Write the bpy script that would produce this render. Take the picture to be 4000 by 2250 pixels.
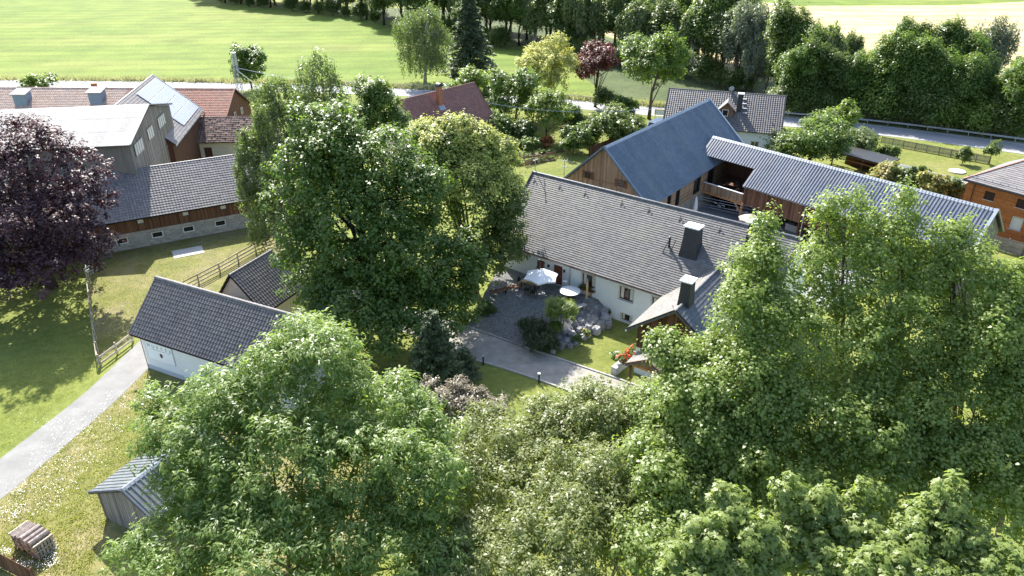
import bpy, math, random
import numpy as np
from mathutils import Vector, Matrix

# ------------------------------------------------------------------ scene, camera, light
for o in list(bpy.data.objects): bpy.data.objects.remove(o)
SC = bpy.context.scene
COL = SC.collection
F_PX, TH, CAM_H = 2825.0, math.radians(28), 35.0
cam_d = bpy.data.cameras.new('camera'); cam = bpy.data.objects.new('camera', cam_d); COL.objects.link(cam)
cam.location = (0, 0, CAM_H); cam.rotation_euler = (math.pi/2-TH, 0, 0)
cam_d.sensor_width = 36.0; cam_d.lens = 36.0*F_PX/4000.0; cam_d.clip_start = 0.5; cam_d.clip_end = 5000
SC.camera = cam
SUN_EL, SUN_AZ = math.radians(42), math.radians(-20)       # azimuth measured from +Y towards +X
W = bpy.data.worlds.new('World'); SC.world = W; W.use_nodes = True
nt = W.node_tree; bg = nt.nodes['Background']
sky = nt.nodes.new('ShaderNodeTexSky'); sky.sky_type = 'NISHITA'; sky.sun_disc = False
sky.sun_elevation = SUN_EL; sky.sun_rotation = SUN_AZ; sky.air_density = 1.0; sky.dust_density = 1.5; sky.ozone_density = 1.0
nt.links.new(sky.outputs[0], bg.inputs[0]); bg.inputs[1].default_value = 0.15
sun_d = bpy.data.lights.new('sun', 'SUN'); sun_d.energy = 5.0; sun_d.angle = math.radians(0.53); sun_d.color = (1.0, 0.965, 0.9)
sun = bpy.data.objects.new('sun', sun_d); COL.objects.link(sun)
sdir = Vector((math.sin(SUN_AZ)*math.cos(SUN_EL), math.cos(SUN_AZ)*math.cos(SUN_EL), math.sin(SUN_EL)))
sun.rotation_euler = sdir.to_track_quat('Z', 'Y').to_euler()
sun.location = (0, 0, 80)
SC.view_settings.view_transform = 'Standard'; SC.view_settings.look = 'None'
SC.view_settings.exposure = 1.35; SC.view_settings.gamma = 1.0; SC.view_settings.use_curve_mapping = False
SC.render.engine = 'CYCLES'
SC.cycles.max_bounces = 6; SC.cycles.diffuse_bounces = 3; SC.cycles.glossy_bounces = 2
SC.cycles.transmission_bounces = 4; SC.cycles.transparent_max_bounces = 4

rng = np.random.default_rng(7); random.seed(7)

# ------------------------------------------------------------------ pixel -> world
CFW = np.array([0, math.cos(TH), -math.sin(TH)]); CUP = np.array([0, math.sin(TH), math.cos(TH)])
CPOS = np.array([0, 0, CAM_H])
def ray(px, py): return CFW + np.array([(px-2000)/F_PX, 0, 0]) - (py-1125)/F_PX*CUP
def P(px, py, z=0.0):
    d = ray(px, py); return CPOS + d*((z-CAM_H)/d[2])
def PY(px, py, Y):
    d = ray(px, py); return CPOS + d*(Y/d[1])
def depth(p): return float((np.asarray(p)-CPOS) @ CFW)

# ------------------------------------------------------------------ tags
def tag(o, label=None, cat=None, group=None, kind=None):
    if label: o['label'] = label
    if cat: o['category'] = cat
    if group: o['group'] = group
    if kind: o['kind'] = kind
    return o
def thing(name, label, cat, loc=(0, 0, 0), rz=0.0, group=None):
    o = bpy.data.objects.new(name, None); COL.objects.link(o); o.empty_display_size = .2
    o.location = loc; o.rotation_euler = (0, 0, rz)
    return tag(o, label, cat, group)
def link(name, me, parent=None, mat=None):
    o = bpy.data.objects.new(name, me); COL.objects.link(o)
    if mat is not None and not me.materials: me.materials.append(mat)
    if parent is not None: o.parent = parent
    return o

# ------------------------------------------------------------------ materials
def new_mat(name):
    m = bpy.data.materials.new(name); m.use_nodes = True
    n = m.node_tree; b = n.nodes['Principled BSDF']; return m, n, b
def N(n, t, **k):
    x = n.nodes.new(t)
    for a, v in k.items(): setattr(x, a, v)
    return x
def ramp(n, fac, stops):
    r = N(n, 'ShaderNodeValToRGB'); el = r.color_ramp.elements
    while len(el) < len(stops): el.new(0.5)
    for e, (p, c) in zip(el, stops): e.position = p; e.color = (*c, 1)
    n.links.new(fac, r.inputs[0]); return r.outputs[0]
def noise(n, scale, detail=3, rough=.55, coord='Object', dist=0, vscale=None):
    tc = N(n, 'ShaderNodeTexCoord'); src = tc.outputs[coord]
    if vscale:
        mp = N(n, 'ShaderNodeMapping'); mp.inputs['Scale'].default_value = vscale; n.links.new(src, mp.inputs[0]); src = mp.outputs[0]
    x = N(n, 'ShaderNodeTexNoise'); x.inputs['Scale'].default_value = scale; x.inputs['Detail'].default_value = detail
    x.inputs['Roughness'].default_value = rough; x.inputs['Distortion'].default_value = dist
    n.links.new(src, x.inputs['Vector']); return x.outputs[0]
def piece_rand(n):
    """one random number for each piece: object random + attribute v, wrapped"""
    oi = N(n, 'ShaderNodeObjectInfo'); at = N(n, 'ShaderNodeAttribute', attribute_name='v')
    a = N(n, 'ShaderNodeMath', operation='ADD'); n.links.new(oi.outputs['Random'], a.inputs[0]); n.links.new(at.outputs['Fac'], a.inputs[1])
    f = N(n, 'ShaderNodeMath', operation='FRACT'); n.links.new(a.outputs[0], f.inputs[0]); return f.outputs[0]
def mixc(n, a, b, fac, mode='MIX'):
    m = N(n, 'ShaderNodeMix', data_type='RGBA', blend_type=mode)
    for s, v in ((m.inputs[0], fac), (m.inputs[6], a), (m.inputs[7], b)):
        if isinstance(v, (int, float)): s.default_value = v
        elif isinstance(v, tuple): s.default_value = (*v, 1)
        else: n.links.new(v, s)
    return m.outputs[2]
def bump(n, b, h, strength=.4, dist=.05):
    x = N(n, 'ShaderNodeBump'); x.inputs['Strength'].default_value = strength; x.inputs['Distance'].default_value = dist
    n.links.new(h, x.inputs['Height']); n.links.new(x.outputs[0], b.inputs['Normal'])
def plain(name, c, rough=.6, metal=0, spec=.5, var=.25, nscale=3.0, bmp=0.0, vscale=None):
    m, n, b = new_mat(name); lo = tuple(x*(1-var) for x in c); hi = tuple(min(1, x*(1+var)) for x in c)
    f = noise(n, nscale, 5, .65, vscale=vscale); n.links.new(ramp(n, f, [(.3, lo), (.7, hi)]), b.inputs['Base Color'])
    b.inputs['Roughness'].default_value = rough; b.inputs['Metallic'].default_value = metal; b.inputs['Specular IOR Level'].default_value = spec
    if bmp: bump(n, b, noise(n, nscale*6, 4), bmp, .02)
    return m
def pieces(name, c0, c1, rough=.7, nscale=4.0, dirt=None, dirt_amt=.5, spec=.4, vscale=None, dscale=.35):
    m, n, b = new_mat(name)
    base = ramp(n, piece_rand(n), [(0, c0), (1, c1)])
    geo0 = N(n, 'ShaderNodeNewGeometry'); src = geo0.outputs['Position']
    if vscale:
        mp = N(n, 'ShaderNodeMapping'); mp.inputs['Scale'].default_value = vscale; n.links.new(src, mp.inputs[0]); src = mp.outputs[0]
    nz = N(n, 'ShaderNodeTexNoise'); nz.inputs['Scale'].default_value = nscale; nz.inputs['Detail'].default_value = 5; nz.inputs['Roughness'].default_value = .7
    n.links.new(src, nz.inputs['Vector']); f = nz.outputs[0]; r = ramp(n, f, [(.3, (.72,)*3), (.72, (1.22,)*3)])
    col = mixc(n, base, r, 1.0, 'MULTIPLY')
    if dirt:
        tc = N(n, 'ShaderNodeTexCoord'); geo = N(n, 'ShaderNodeNewGeometry')
        x = N(n, 'ShaderNodeTexNoise'); x.inputs['Scale'].default_value = dscale; x.inputs['Detail'].default_value = 7; x.inputs['Roughness'].default_value = .7
        n.links.new(geo.outputs['Position'], x.inputs['Vector'])
        k = ramp(n, x.outputs[0], [(.48, (0,)*3), (.68, (dirt_amt,)*3)])
        col = mixc(n, col, dirt, k)
    n.links.new(col, b.inputs['Base Color']); b.inputs['Roughness'].default_value = rough; b.inputs['Specular IOR Level'].default_value = spec
    bump(n, b, f, .25, .01)
    return m
def leafmat(name, c0, c1, trans=.48, rough=.4, tcol=None, spec=.4):
    m, n, b = new_mat(name)
    at = N(n, 'ShaderNodeAttribute', attribute_name='v')
    col = ramp(n, at.outputs['Fac'], [(0, c0), (1, c1)])
    n.links.new(col, b.inputs['Base Color']); b.inputs['Roughness'].default_value = rough; b.inputs['Specular IOR Level'].default_value = spec
    t = N(n, 'ShaderNodeBsdfTranslucent')
    tc = tcol or (1.75, 1.85, .6)
    n.links.new(mixc(n, col, tc, 1.0, 'MULTIPLY'), t.inputs['Color'])
    mx = N(n, 'ShaderNodeMixShader'); mx.inputs[0].default_value = trans
    n.links.new(b.outputs[0], mx.inputs[1]); n.links.new(t.outputs[0], mx.inputs[2])
    n.links.new(mx.outputs[0], n.nodes['Material Output'].inputs[0])
    return m
def grassmat(name, cols, big=.05, small=1.2, fine=9.0, stretch=None, bmp=.6, stripe=None):
    m, n, b = new_mat(name)
    f1 = noise(n, big, 6, .6, vscale=stretch); f2 = noise(n, small, 5, .65); f3 = noise(n, fine, 3, .7)
    c = ramp(n, f1, [(.25, cols[0]), (.5, cols[1]), (.75, cols[2])])
    c = mixc(n, c, ramp(n, f2, [(.3, (.72, .76, .7)), (.7, (1.25, 1.2, 1.2))]), 1.0, 'MULTIPLY')
    c = mixc(n, c, ramp(n, f3, [(.25, (.7, .74, .7)), (.75, (1.28, 1.25, 1.2))]), 1.0, 'MULTIPLY')
    if stripe:
        tc = N(n, 'ShaderNodeTexCoord'); mp = N(n, 'ShaderNodeMapping'); mp.inputs['Rotation'].default_value = (0, 0, stripe[1]); n.links.new(tc.outputs['Object'], mp.inputs[0])
        wv = N(n, 'ShaderNodeTexWave'); wv.inputs['Scale'].default_value = stripe[0]; wv.inputs['Distortion'].default_value = 2.5; wv.inputs['Detail'].default_value = 3; wv.inputs['Detail Scale'].default_value = .4; n.links.new(mp.outputs[0], wv.inputs['Vector'])
        c = mixc(n, c, ramp(n, wv.outputs[0], [(.0, (stripe[2],)*3), (.5, (1, 1, 1))]), 1.0, 'MULTIPLY')
    n.links.new(c, b.inputs['Base Color']); b.inputs['Roughness'].default_value = .9; b.inputs['Specular IOR Level'].default_value = .15
    bump(n, b, f3, bmp, .12)
    return m

M = {}
M['ground'] = grassmat('ground_grass', [(.125, .16, .035), (.18, .205, .05), (.23, .235, .08)])
M['lawn'] = grassmat('lawn_grass', [(0.112, 0.142, 0.028), (0.161, 0.179, 0.045), (0.215, 0.204, 0.077)], .12, 1.5)
M['paddock'] = grassmat('paddock_grass', [(0.125, 0.146, 0.039), (0.188, 0.179, 0.071), (0.259, 0.217, 0.142)], .16, .9)
M['verge'] = grassmat('verge_grass', [(0.134, 0.154, 0.039), (0.197, 0.188, 0.071), (0.277, 0.225, 0.142)], .2, 1.0)
M['meadow'] = grassmat('far_meadow', [(.1, .165, .022), (.135, .185, .03), (.185, .205, .05)], .014, .08, 1.5, (1, 3.2, 1), .25, (.045, 1.5, .86))
M['wheat'] = grassmat('wheat', [(0.344, 0.2666, 0.1333), (0.43, 0.344, 0.1892), (0.501, 0.384, 0.348)], .03, .2, 2.0, (1, 5, 1), .4, (.05, 1.45, .88))
M['forest_floor'] = grassmat('forest_floor', [(0.045, 0.067, 0.026), (0.072, 0.096, 0.039), (0.116, 0.133, 0.058)], .1, 1)
M['rough_grass'] = grassmat('tall_grass', [(0.268, 0.259, 0.155), (0.340, 0.317, 0.219), (0.402, 0.350, 0.297)], .3, 2)
M['gravel'] = plain('pale_gravel', (.225, .22, .208), .9, 0, .2, .16, .7, .5)
M['asphalt'] = plain('asphalt', (0.258, 0.258, 0.2666), .85, 0, .3, .12, .5, .1)
M['drive'] = plain('driveway_grit', (.29, .27, .24), .9, 0, .2, .25, 1.1, .3)
M['yard'] = pieces('yard_pavers', (0.2236, 0.2322, 0.2494), (0.3096, 0.3182, 0.3354), .8)
M['kerb'] = plain('kerb_stone', (0.387, 0.3698, 0.344), .85, 0, .2, .2, 4, .2)
M['cobble'] = pieces('cobble_granite', (.15, .148, .145), (.33, .325, .315), .75, 6)
M['soil'] = plain('soil', (0.172, 0.129, 0.086), .95, 0, .1, .3, 2)
M['white'] = plain('white_render', (.72, .73, .72), .9, 0, .2, .05, .8, .06)
M['cream'] = plain('cream_render', (.62, .55, .44), .9, 0, .2, .06, .8, .06)
M['plinth'] = plain('grey_plinth', (.45, .47, .5), .9, 0, .2, .08, 1)
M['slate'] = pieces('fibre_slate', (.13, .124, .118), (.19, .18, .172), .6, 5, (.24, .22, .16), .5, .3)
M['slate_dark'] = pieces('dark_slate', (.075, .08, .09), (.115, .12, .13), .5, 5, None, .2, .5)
M['slate_black'] = pieces('black_slate', (.03, .031, .034), (.05, .05, .054), .6, 5, (.1, .1, .05), .25, .3)
M['tile_dark'] = pieces('dark_concrete_tile', (.095, .085, .085), (.14, .13, .125), .5, 6, (.2, .16, .13), .35, .35)
M['tile_grey'] = pieces('grey_roof_tile', (.17, .155, .15), (.24, .22, .212), .5, 5, (.25, .21, .18), .35, .35)
M['tile_red'] = pieces('red_roof_tile', (.24, .085, .05), (.36, .14, .085), .6, 5, (.2, .13, .1), .35)
M['tile_brownred'] = pieces('brown_red_tile', (.2, .085, .06), (.28, .125, .088), .5, 5, (.14, .09, .07), .3)
M['tile_pale'] = pieces('old_pale_tile', (.42, .29, .22), (.54, .4, .32), .8, 5, (.36, .3, .27), .8, dscale=.25)
M['tile_moss'] = pieces('mossy_old_tile', (.09, .06, .05), (.3, .19, .15), .85, 5, (.06, .065, .05), .7, dscale=1.2)
M['metal_blue'] = pieces('blue_grey_sheet_metal', (.078, .112, .15), (.106, .146, .19), .45, 2, (.17, .18, .185), .5, .4)
M['metal_grey'] = pieces('grey_sheet_metal', (.088, .108, .146), (.122, .142, .188), .45, 2, (.22, .21, .2), .45, .4)
M['metal_shed'] = pieces('grey_standing_seam', (.13, .145, .15), (.16, .175, .18), .5, 2, (.2, .19, .17), .3, .4)
M['metal_pale'] = pieces('weathered_fibre_cement', (.3, .29, .275), (.39, .375, .355), .7, 3, (.3, .28, .25), .5, .3)
M['metal_light'] = plain('light_flashing', (.3, .33, .36), .4, .3, .5, .1, 2)
M['zinc'] = plain('zinc', (.4, .42, .43), .4, .8, .5, .12, 2)
M['steel'] = plain('galvanised_steel', (.5, .53, .56), .4, .7, .5, .12, 3)
M['dark'] = plain('dark_metal', (.025, .026, .03), .5, .2, .5, .2, 3)
M['shade'] = plain('dark_interior', (.03, .026, .022), .9, 0, .1, .3, 2)
M['capwhite'] = plain('white_cap_metal', (.75, .76, .78), .45, 0, .5, .04, 2)
M['board_brown'] = pieces('brown_boards', (.085, .04, .024), (.19, .1, .06), .8, 3, None, 0, .2, (1, 1, .12))
M['board_tan'] = pieces('weathered_tan_boards', (.2, .125, .075), (.36, .24, .15), .8, 3, (.17, .13, .1), .4, .2, (1, 1, .12))
M['board_grey'] = pieces('weathered_grey_boards', (.16, .14, .12), (.3, .27, .24), .85, 3, (.12, .1, .09), .4, .2, (1, 1, .12))
M['board_orange'] = pieces('orange_larch_boards', (.3, .09, .025), (.4, .14, .045), .6, 3, None, 0, .3)
M['board_fence'] = pieces('fence_timber', (.3, .25, .19), (.48, .42, .34), .85, 4, None, 0, .2)
M['timber'] = plain('orange_timber', (.42, .2, .08), .7, 0, .3, .25, 3)
M['timber_pale'] = plain('pale_timber', (.5, .36, .2), .75, 0, .2, .2, 4)
M['bark'] = plain('bark', (.13, .1, .075), .95, 0, .1, .4, 3, .5, (1, 1, .3))
M['bark_dark'] = plain('dark_bark', (.055, .045, .038), .95, 0, .1, .4, 3, .5, (1, 1, .3))
M['bark_birch'] = plain('birch_bark', (.4, .38, .34), .9, 0, .1, .5, 2.5, .3)
M['brick'] = plain('red_brick', (.36, .15, .085), .85, 0, .2, .2, 5)
M['rock'] = pieces('rock', (.16, .16, .17), (.38, .37, .37), .85, 2.5, (.12, .13, .1), .4, .2)
M['block'] = pieces('grey_block', (.3, .29, .27), (.42, .4, .37), .9, 4)
M['frame_white'] = plain('white_frame', (.75, .75, .73), .5, 0, .4, .05, 3)
M['frame_brown'] = plain('brown_frame', (.12, .05, .03), .6, 0, .3, .2, 3)
M['curtain'] = plain('curtain', (.6, .58, .52), .9, 0, .1, .1, 8)
M['canvas'] = plain('white_canvas', (.82, .81, .78), .9, 0, .1, .03, 2)
M['canvas_beige'] = plain('beige_canvas', (.42, .36, .32), .9, 0, .1, .05, 2)
M['red_door'] = plain('red_brown_door', (.2, .055, .03), .55, 0, .4, .2, 3)
M['pink'] = plain('pink_petals', (.55, .05, .16), .7, 0, .2, .4, 20)
M['red_flower'] = plain('red_petals', (.7, .08, .03), .7, 0, .2, .4, 20)
M['yellow_flower'] = plain('yellow_petals', (.8, .55, .04), .7, 0, .2, .3, 20)
M['white_flower'] = plain('white_petals', (.85, .85, .82), .7, 0, .2, .05, 20)
M['concrete'] = plain('concrete', (.45, .44, .42), .9, 0, .2, .12, 2, .1)
M['wood_end'] = plain('log_end', (.55, .38, .22), .85, 0, .1, .25, 12)
M['log_bark'] = plain('log_bark', (.3, .25, .22), .95, 0, .1, .4, 6, .5)
M['car_black'] = plain('black_car_paint', (.012, .012, .014), .18, 0, .6, .1, 3)
M['car_silver'] = plain('silver_car_paint', (.45, .47, .5), .25, .5, .6, .05, 3)
M['rubber'] = plain('rubber', (.02, .02, .02), .8, 0, .3, .2, 3)
M['paint_white'] = plain('white_paint', (.8, .8, .8), .6, 0, .3, .08, 3)
M['sign_white'] = plain('sign_panel', (.8, .81, .82), .6, 0, .3, .02, 1)
M['sign_grey'] = plain('sign_print', (.3, .31, .33), .7, 0, .2, .05, 1)
M['terracotta'] = plain('terracotta', (.4, .17, .09), .85, 0, .2, .15, 4)
M['orange'] = plain('orange_plastic', (.6, .18, .04), .5, 0, .4, .1, 3)
M['blue_box'] = plain('blue_grey_sheet', (.2, .27, .36), .5, .2, .5, .1, 2)
def glassmat():
    m, n, b = new_mat('window_glass')
    b.inputs['Base Color'].default_value = (.015, .018, .02, 1); b.inputs['Roughness'].default_value = .06; b.inputs['Specular IOR Level'].default_value = .8
    return m
M['glass'] = glassmat()
def pvmat():
    m, n, b = new_mat('solar_glass')
    f = noise(n, 1.5, 2); n.links.new(ramp(n, f, [(.3, (.2, .23, .31)), (.7, (.25, .28, .36))]), b.inputs['Base Color'])
    b.inputs['Roughness'].default_value = .5; b.inputs['Specular IOR Level'].default_value = .4
    return m
M['pv'] = pvmat()

L_ = {}
L_['maple'] = leafmat('leaf_maple', (.085, .145, .032), (.15, .215, .055))
L_['ash'] = leafmat('leaf_ash', (.135, .205, .05), (.235, .305, .095))
L_['aspen'] = leafmat('leaf_aspen', (.15, .215, .052), (.265, .32, .1))
L_['shrub'] = leafmat('leaf_shrub', (.125, .165, .05), (.27, .29, .115))
L_['field_maple'] = leafmat('leaf_field_maple', (.17, .23, .06), (.29, .34, .12))
L_['linden'] = leafmat('leaf_linden', (.09, .135, .035), (.16, .2, .065))
L_['linden_bloom_sunlit'] = leafmat('leaf_linden_bloom_sunlit', (.4, .43, .09), (.56, .57, .18), .38, .6, (1.05, 1.1, .6))
L_['gold'] = leafmat('leaf_golden_linden', (.42, .43, .1), (.6, .58, .22), .4, .6, (1.05, 1.1, .6))
L_['birch'] = leafmat('leaf_birch', (.125, .155, .06), (.215, .245, .105), .42, .45, (1.3, 1.6, .7))
L_['beech'] = leafmat('leaf_copper_beech', (.055, .028, .034), (.115, .068, .076), .26, .45, (1.5, .8, .8), .2)
L_['plum'] = leafmat('leaf_plum', (.085, .03, .022), (.17, .065, .045), .3, .45, (1.7, .8, .6))
L_['purple'] = leafmat('leaf_purple_shrub', (.15, .13, .085), (.3, .27, .19), .3, .4, (1.2, 1.0, .75))
L_['green'] = leafmat('leaf_green', (.095, .155, .035), (.17, .23, .065))
L_['bright'] = leafmat('leaf_bright', (.13, .195, .035), (.21, .27, .07))
L_['alder'] = leafmat('leaf_alder', (.075, .115, .03), (.145, .19, .06))
L_['willow'] = leafmat('leaf_willow', (.14, .165, .11), (.27, .3, .21), .35, .45, (1.2, 1.3, .7))
L_['needle'] = leafmat('needles', (.075, .105, .055), (.15, .185, .1), .25, .6)
L_['pine'] = leafmat('pine_needles', (.065, .095, .045), (.14, .175, .085), .2, .55)
L_['yew'] = leafmat('yew_needles', (.035, .06, .025), (.075, .105, .045), .2, .55)
L_['rust'] = leafmat('leaf_rust', (.26, .11, .035), (.45, .2, .08), .35, .55, (1.3, .9, .5))
L_['variegated'] = leafmat('leaf_variegated', (.15, .21, .05), (.4, .31, .12), .4, .4)
L_['wheatgrass'] = leafmat('dry_grass', (.36, .38, .18), (.52, .5, .28), .3, .7, (1.1, 1.1, .8))

# ------------------------------------------------------------------ mesh builder
class MB:
    def __init__(s): s.v = []; s.f = []; s.a = []          # a: random per face piece
    def add(s, vs, fs, a=0.0):
        o = len(s.v); s.v += [tuple(x) for x in vs]; s.f += [tuple(i+o for i in f) for f in fs]; s.a += [a]*len(fs)
    def box(s, c, d, rz=0.0, a=0.0, rot=None):
        hx, hy, hz = d[0]/2, d[1]/2, d[2]/2
        vs = [Vector((x, y, z)) for x in (-hx, hx) for y in (-hy, hy) for z in (-hz, hz)]
        R = rot if rot is not None else Matrix.Rotation(rz, 3, 'Z')
        vs = [R @ v + Vector(c) for v in vs]
        s.add(vs, [(0, 1, 3, 2), (4, 6, 7, 5), (0, 4, 5, 1), (2, 3, 7, 6), (0, 2, 6, 4), (1, 5, 7, 3)], a)
    def box2(s, p0, p1, a=0.0):
        s.box([(x+y)/2 for x, y in zip(p0, p1)], [abs(y-x) for x, y in zip(p0, p1)], 0, a)
    def bar(s, p0, p1, w, h, a=0.0):
        p0, p1 = Vector(p0), Vector(p1); d = p1-p0; R = d.to_track_quat('X', 'Z').to_matrix()
        s.box((p0+p1)/2, (d.length, w, h), 0, a, R)
    def tube(s, pts, rs, n=6, cap=True, a=0.0):
        pts = [Vector(p) for p in pts]; o = len(s.v); k = len(pts)
        for i, p in enumerate(pts):
            d = (pts[min(i+1, k-1)]-pts[max(i-1, 0)]).normalized()
            u = d.cross(Vector((0, 0, 1))) if abs(d.z) < .95 else d.cross(Vector((1, 0, 0)))
            u.normalize(); w = d.cross(u)
            for j in range(n):
                t = 2*math.pi*j/n; s.v.append(tuple(p+(u*math.cos(t)+w*math.sin(t))*rs[i]))
        nf = 0
        for i in range(k-1):
            for j in range(n):
                s.f.append((o+i*n+j, o+i*n+(j+1) % n, o+(i+1)*n+(j+1) % n, o+(i+1)*n+j)); nf += 1
        if cap:
            s.f.append(tuple(o+j for j in range(n))[::-1]); s.f.append(tuple(o+(k-1)*n+j for j in range(n))); nf += 2
        s.a += [a]*nf
    def prism(s, poly, z0, z1, a=0.0):
        k = len(poly); vs = [(x, y, z0) for x, y in poly]+[(x, y, z1) for x, y in poly]
        s.add(vs, [tuple(range(k))[::-1], tuple(range(k, 2*k))]+[(i, (i+1) % k, k+(i+1) % k, k+i) for i in range(k)], a)
    def extrude(s, poly3, vec, a=0.0):
        k = len(poly3); vec = Vector(vec); vs = [Vector(p) for p in poly3]; vs = vs+[v+vec for v in vs]
        s.add(vs, [tuple(range(k)), tuple(range(k, 2*k))[::-1]]+[((i+1) % k, i, k+i, k+(i+1) % k) for i in range(k)], a)
    def lathe(s, prof, n=12, c=(0, 0, 0), a=0.0):
        o = len(s.v); k = len(prof)
        for r, z in prof:
            for j in range(n):
                t = 2*math.pi*j/n; s.v.append((c[0]+r*math.cos(t), c[1]+r*math.sin(t), c[2]+z))
        for i in range(k-1):
            for j in range(n): s.f.append((o+i*n+j, o+i*n+(j+1) % n, o+(i+1)*n+(j+1) % n, o+(i+1)*n+j)); s.a.append(a)
        s.f.append(tuple(o+j for j in range(n))[::-1]); s.f.append(tuple(o+(k-1)*n+j for j in range(n))); s.a += [a, a]
    def mesh(s, name, mat, smooth=False):
        me = bpy.data.meshes.new(name); me.from_pydata(s.v, [], s.f)
        if any(s.a):
            at = me.attributes.new('v', 'FLOAT', 'FACE'); at.data.foreach_set('value', np.array(s.a, np.float32))
        if smooth: me.polygons.foreach_set('use_smooth', [True]*len(me.polygons))
        me.materials.append(mat); me.update(); return me
    def build(s, name, mat, parent=None, smooth=False): return link(name, s.mesh(name, mat, smooth), parent)

def quads_mesh(name, V, mat, attr=None, smooth=False):
    """V: (n,4,3) array of separate quads"""
    n = len(V); me = bpy.data.meshes.new(name)
    me.vertices.add(n*4); me.vertices.foreach_set('co', V.reshape(-1).astype(np.float32))
    me.loops.add(n*4); me.loops.foreach_set('vertex_index', np.arange(n*4, dtype=np.int32))
    me.polygons.add(n); me.polygons.foreach_set('loop_start', np.arange(0, n*4, 4, dtype=np.int32)); me.polygons.foreach_set('loop_total', np.full(n, 4, np.int32))
    if attr is not None:
        at = me.attributes.new('v', 'FLOAT', 'FACE'); at.data.foreach_set('value', attr.astype(np.float32))
    me.materials.append(mat); me.update(calc_edges=True); return me
def tile_copies(name, tv, tf, mats, mat, attr):
    """join copies of a small mesh (tv verts, tf quads) under 4x4 matrices (numpy)"""
    tv = np.asarray(tv); k = len(tv); n = len(mats)
    V = np.einsum('nij,kj->nki', mats[:, :3, :3], tv)+mats[:, None, :3, 3]
    tf = np.asarray(tf, np.int32); Fc = (tf[None]+(np.arange(n)*k)[:, None, None]).reshape(-1, tf.shape[1])
    me = bpy.data.meshes.new(name); me.vertices.add(n*k); me.vertices.foreach_set('co', V.reshape(-1).astype(np.float32))
    nl = Fc.shape[1]; me.loops.add(Fc.size); me.loops.foreach_set('vertex_index', Fc.reshape(-1))
    me.polygons.add(len(Fc)); me.polygons.foreach_set('loop_start', np.arange(0, Fc.size, nl, dtype=np.int32)); me.polygons.foreach_set('loop_total', np.full(len(Fc), nl, np.int32))
    at = me.attributes.new('v', 'FLOAT', 'FACE'); at.data.foreach_set('value', np.repeat(attr, len(tf)).astype(np.float32))
    me.materials.append(mat); me.update(calc_edges=True); me.shade_flat(); return me

# ------------------------------------------------------------------ ground and roads
def sheet(name, poly, z, mat, kind='structure', parent=None):
    """flat polygon sheet; poly of world (x,y)"""
    mb = MB(); mb.add([(p[0], p[1], z) for p in poly], [tuple(range(len(poly)))])
    o = mb.build(name, mat, parent)
    if o.data.polygons[0].normal.z < 0: o.data.flip_normals()
    if kind: tag(o, kind=kind)
    return o
def pp(*pts): return [P(x, y)[:2] for x, y in pts]
def strip(name, left, right, z, mat):
    mb = MB(); n = len(left)
    mb.add([(p[0], p[1], z) for p in left]+[(p[0], p[1], z) for p in right], [(i, i+1, n+i+1, n+i) for i in range(n-1)])
    o = mb.build(name, mat); 
    if o.data.polygons[0].normal.z < 0: o.data.flip_normals()
    return tag(o, kind='structure')
def smooth_line(pts, k=6):
    pts = [np.array(p, float) for p in pts]; out = []
    for i in range(len(pts)-1):
        p0, p1, p2, p3 = pts[max(i-1, 0)], pts[i], pts[i+1], pts[min(i+2, len(pts)-1)]
        for t in np.linspace(0, 1, k, endpoint=False):
            out.append(.5*((2*p1)+(-p0+p2)*t+(2*p0-5*p1+4*p2-p3)*t*t+(-p0+3*p1-3*p2+p3)*t**3))
    out.append(pts[-1]); return out
def offset_line(pts, d):
    out = []
    for i, p in enumerate(pts):
        a, b = pts[max(i-1, 0)], pts[min(i+1, len(pts)-1)]; t = (b-a)/np.linalg.norm(b-a); out.append(p+np.array([-t[1], t[0]])*d)
    return out

g = MB(); g.add([(-1500, -300, 0), (1500, -300, 0), (1500, 2500, 0), (-1500, 2500, 0)], [(0, 1, 2, 3)])
tag(g.build('ground', M['ground']), kind='structure')
ROAD = smooth_line([(-420, 168), (-250, 165), (-112, 161.5), (-60, 158.5), (-24.3, 153.5), (0, 147.5), (23.6, 138.8), (45, 131.8), (63.8, 124.6), (80, 115.2), (100, 102), (130, 80), (190, 30)], 6)
strip('country_road', offset_line(ROAD, 3.3), offset_line(ROAD, -3.3), .03, M['asphalt'])
for nm, off in (('road_edge_line', 2.75), ('road_edge_line', -2.75)):
    strip(nm, offset_line(ROAD, off+.06), offset_line(ROAD, off-.06), .038, M['paint_white'])
FAR = offset_line(ROAD, 4.2)
farpts = [tuple(p) for p in FAR if -420 <= p[0] <= 20]
sheet('meadow', farpts+[(20, 205), (-5, 220), (-45, 262), (-95, 296), (-160, 330), (-300, 380), (-420, 420)], .012, M['meadow'])
strip('road_verge', offset_line(ROAD, 5.0), offset_line(ROAD, 3.3), .02, M['rough_grass'])
sheet('wheat_field', [(52, 166), (90, 152), (180, 120), (420, 90), (520, 420), (-40, 420), (-10, 300), (15, 262)], .012, M['wheat'])
sheet('green_field', [(110, 298), (170, 300), (260, 330), (260, 420), (90, 420), (95, 320)], .022, M['meadow'])
sheet('forest_floor', [(20, 150), (60, 131), (110, 103), (150, 115), (90, 152), (52, 164), (15, 258), (-10, 285), (-95, 300), (-45, 264), (-5, 222), (10, 200)], .024, M['forest_floor'])

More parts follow.
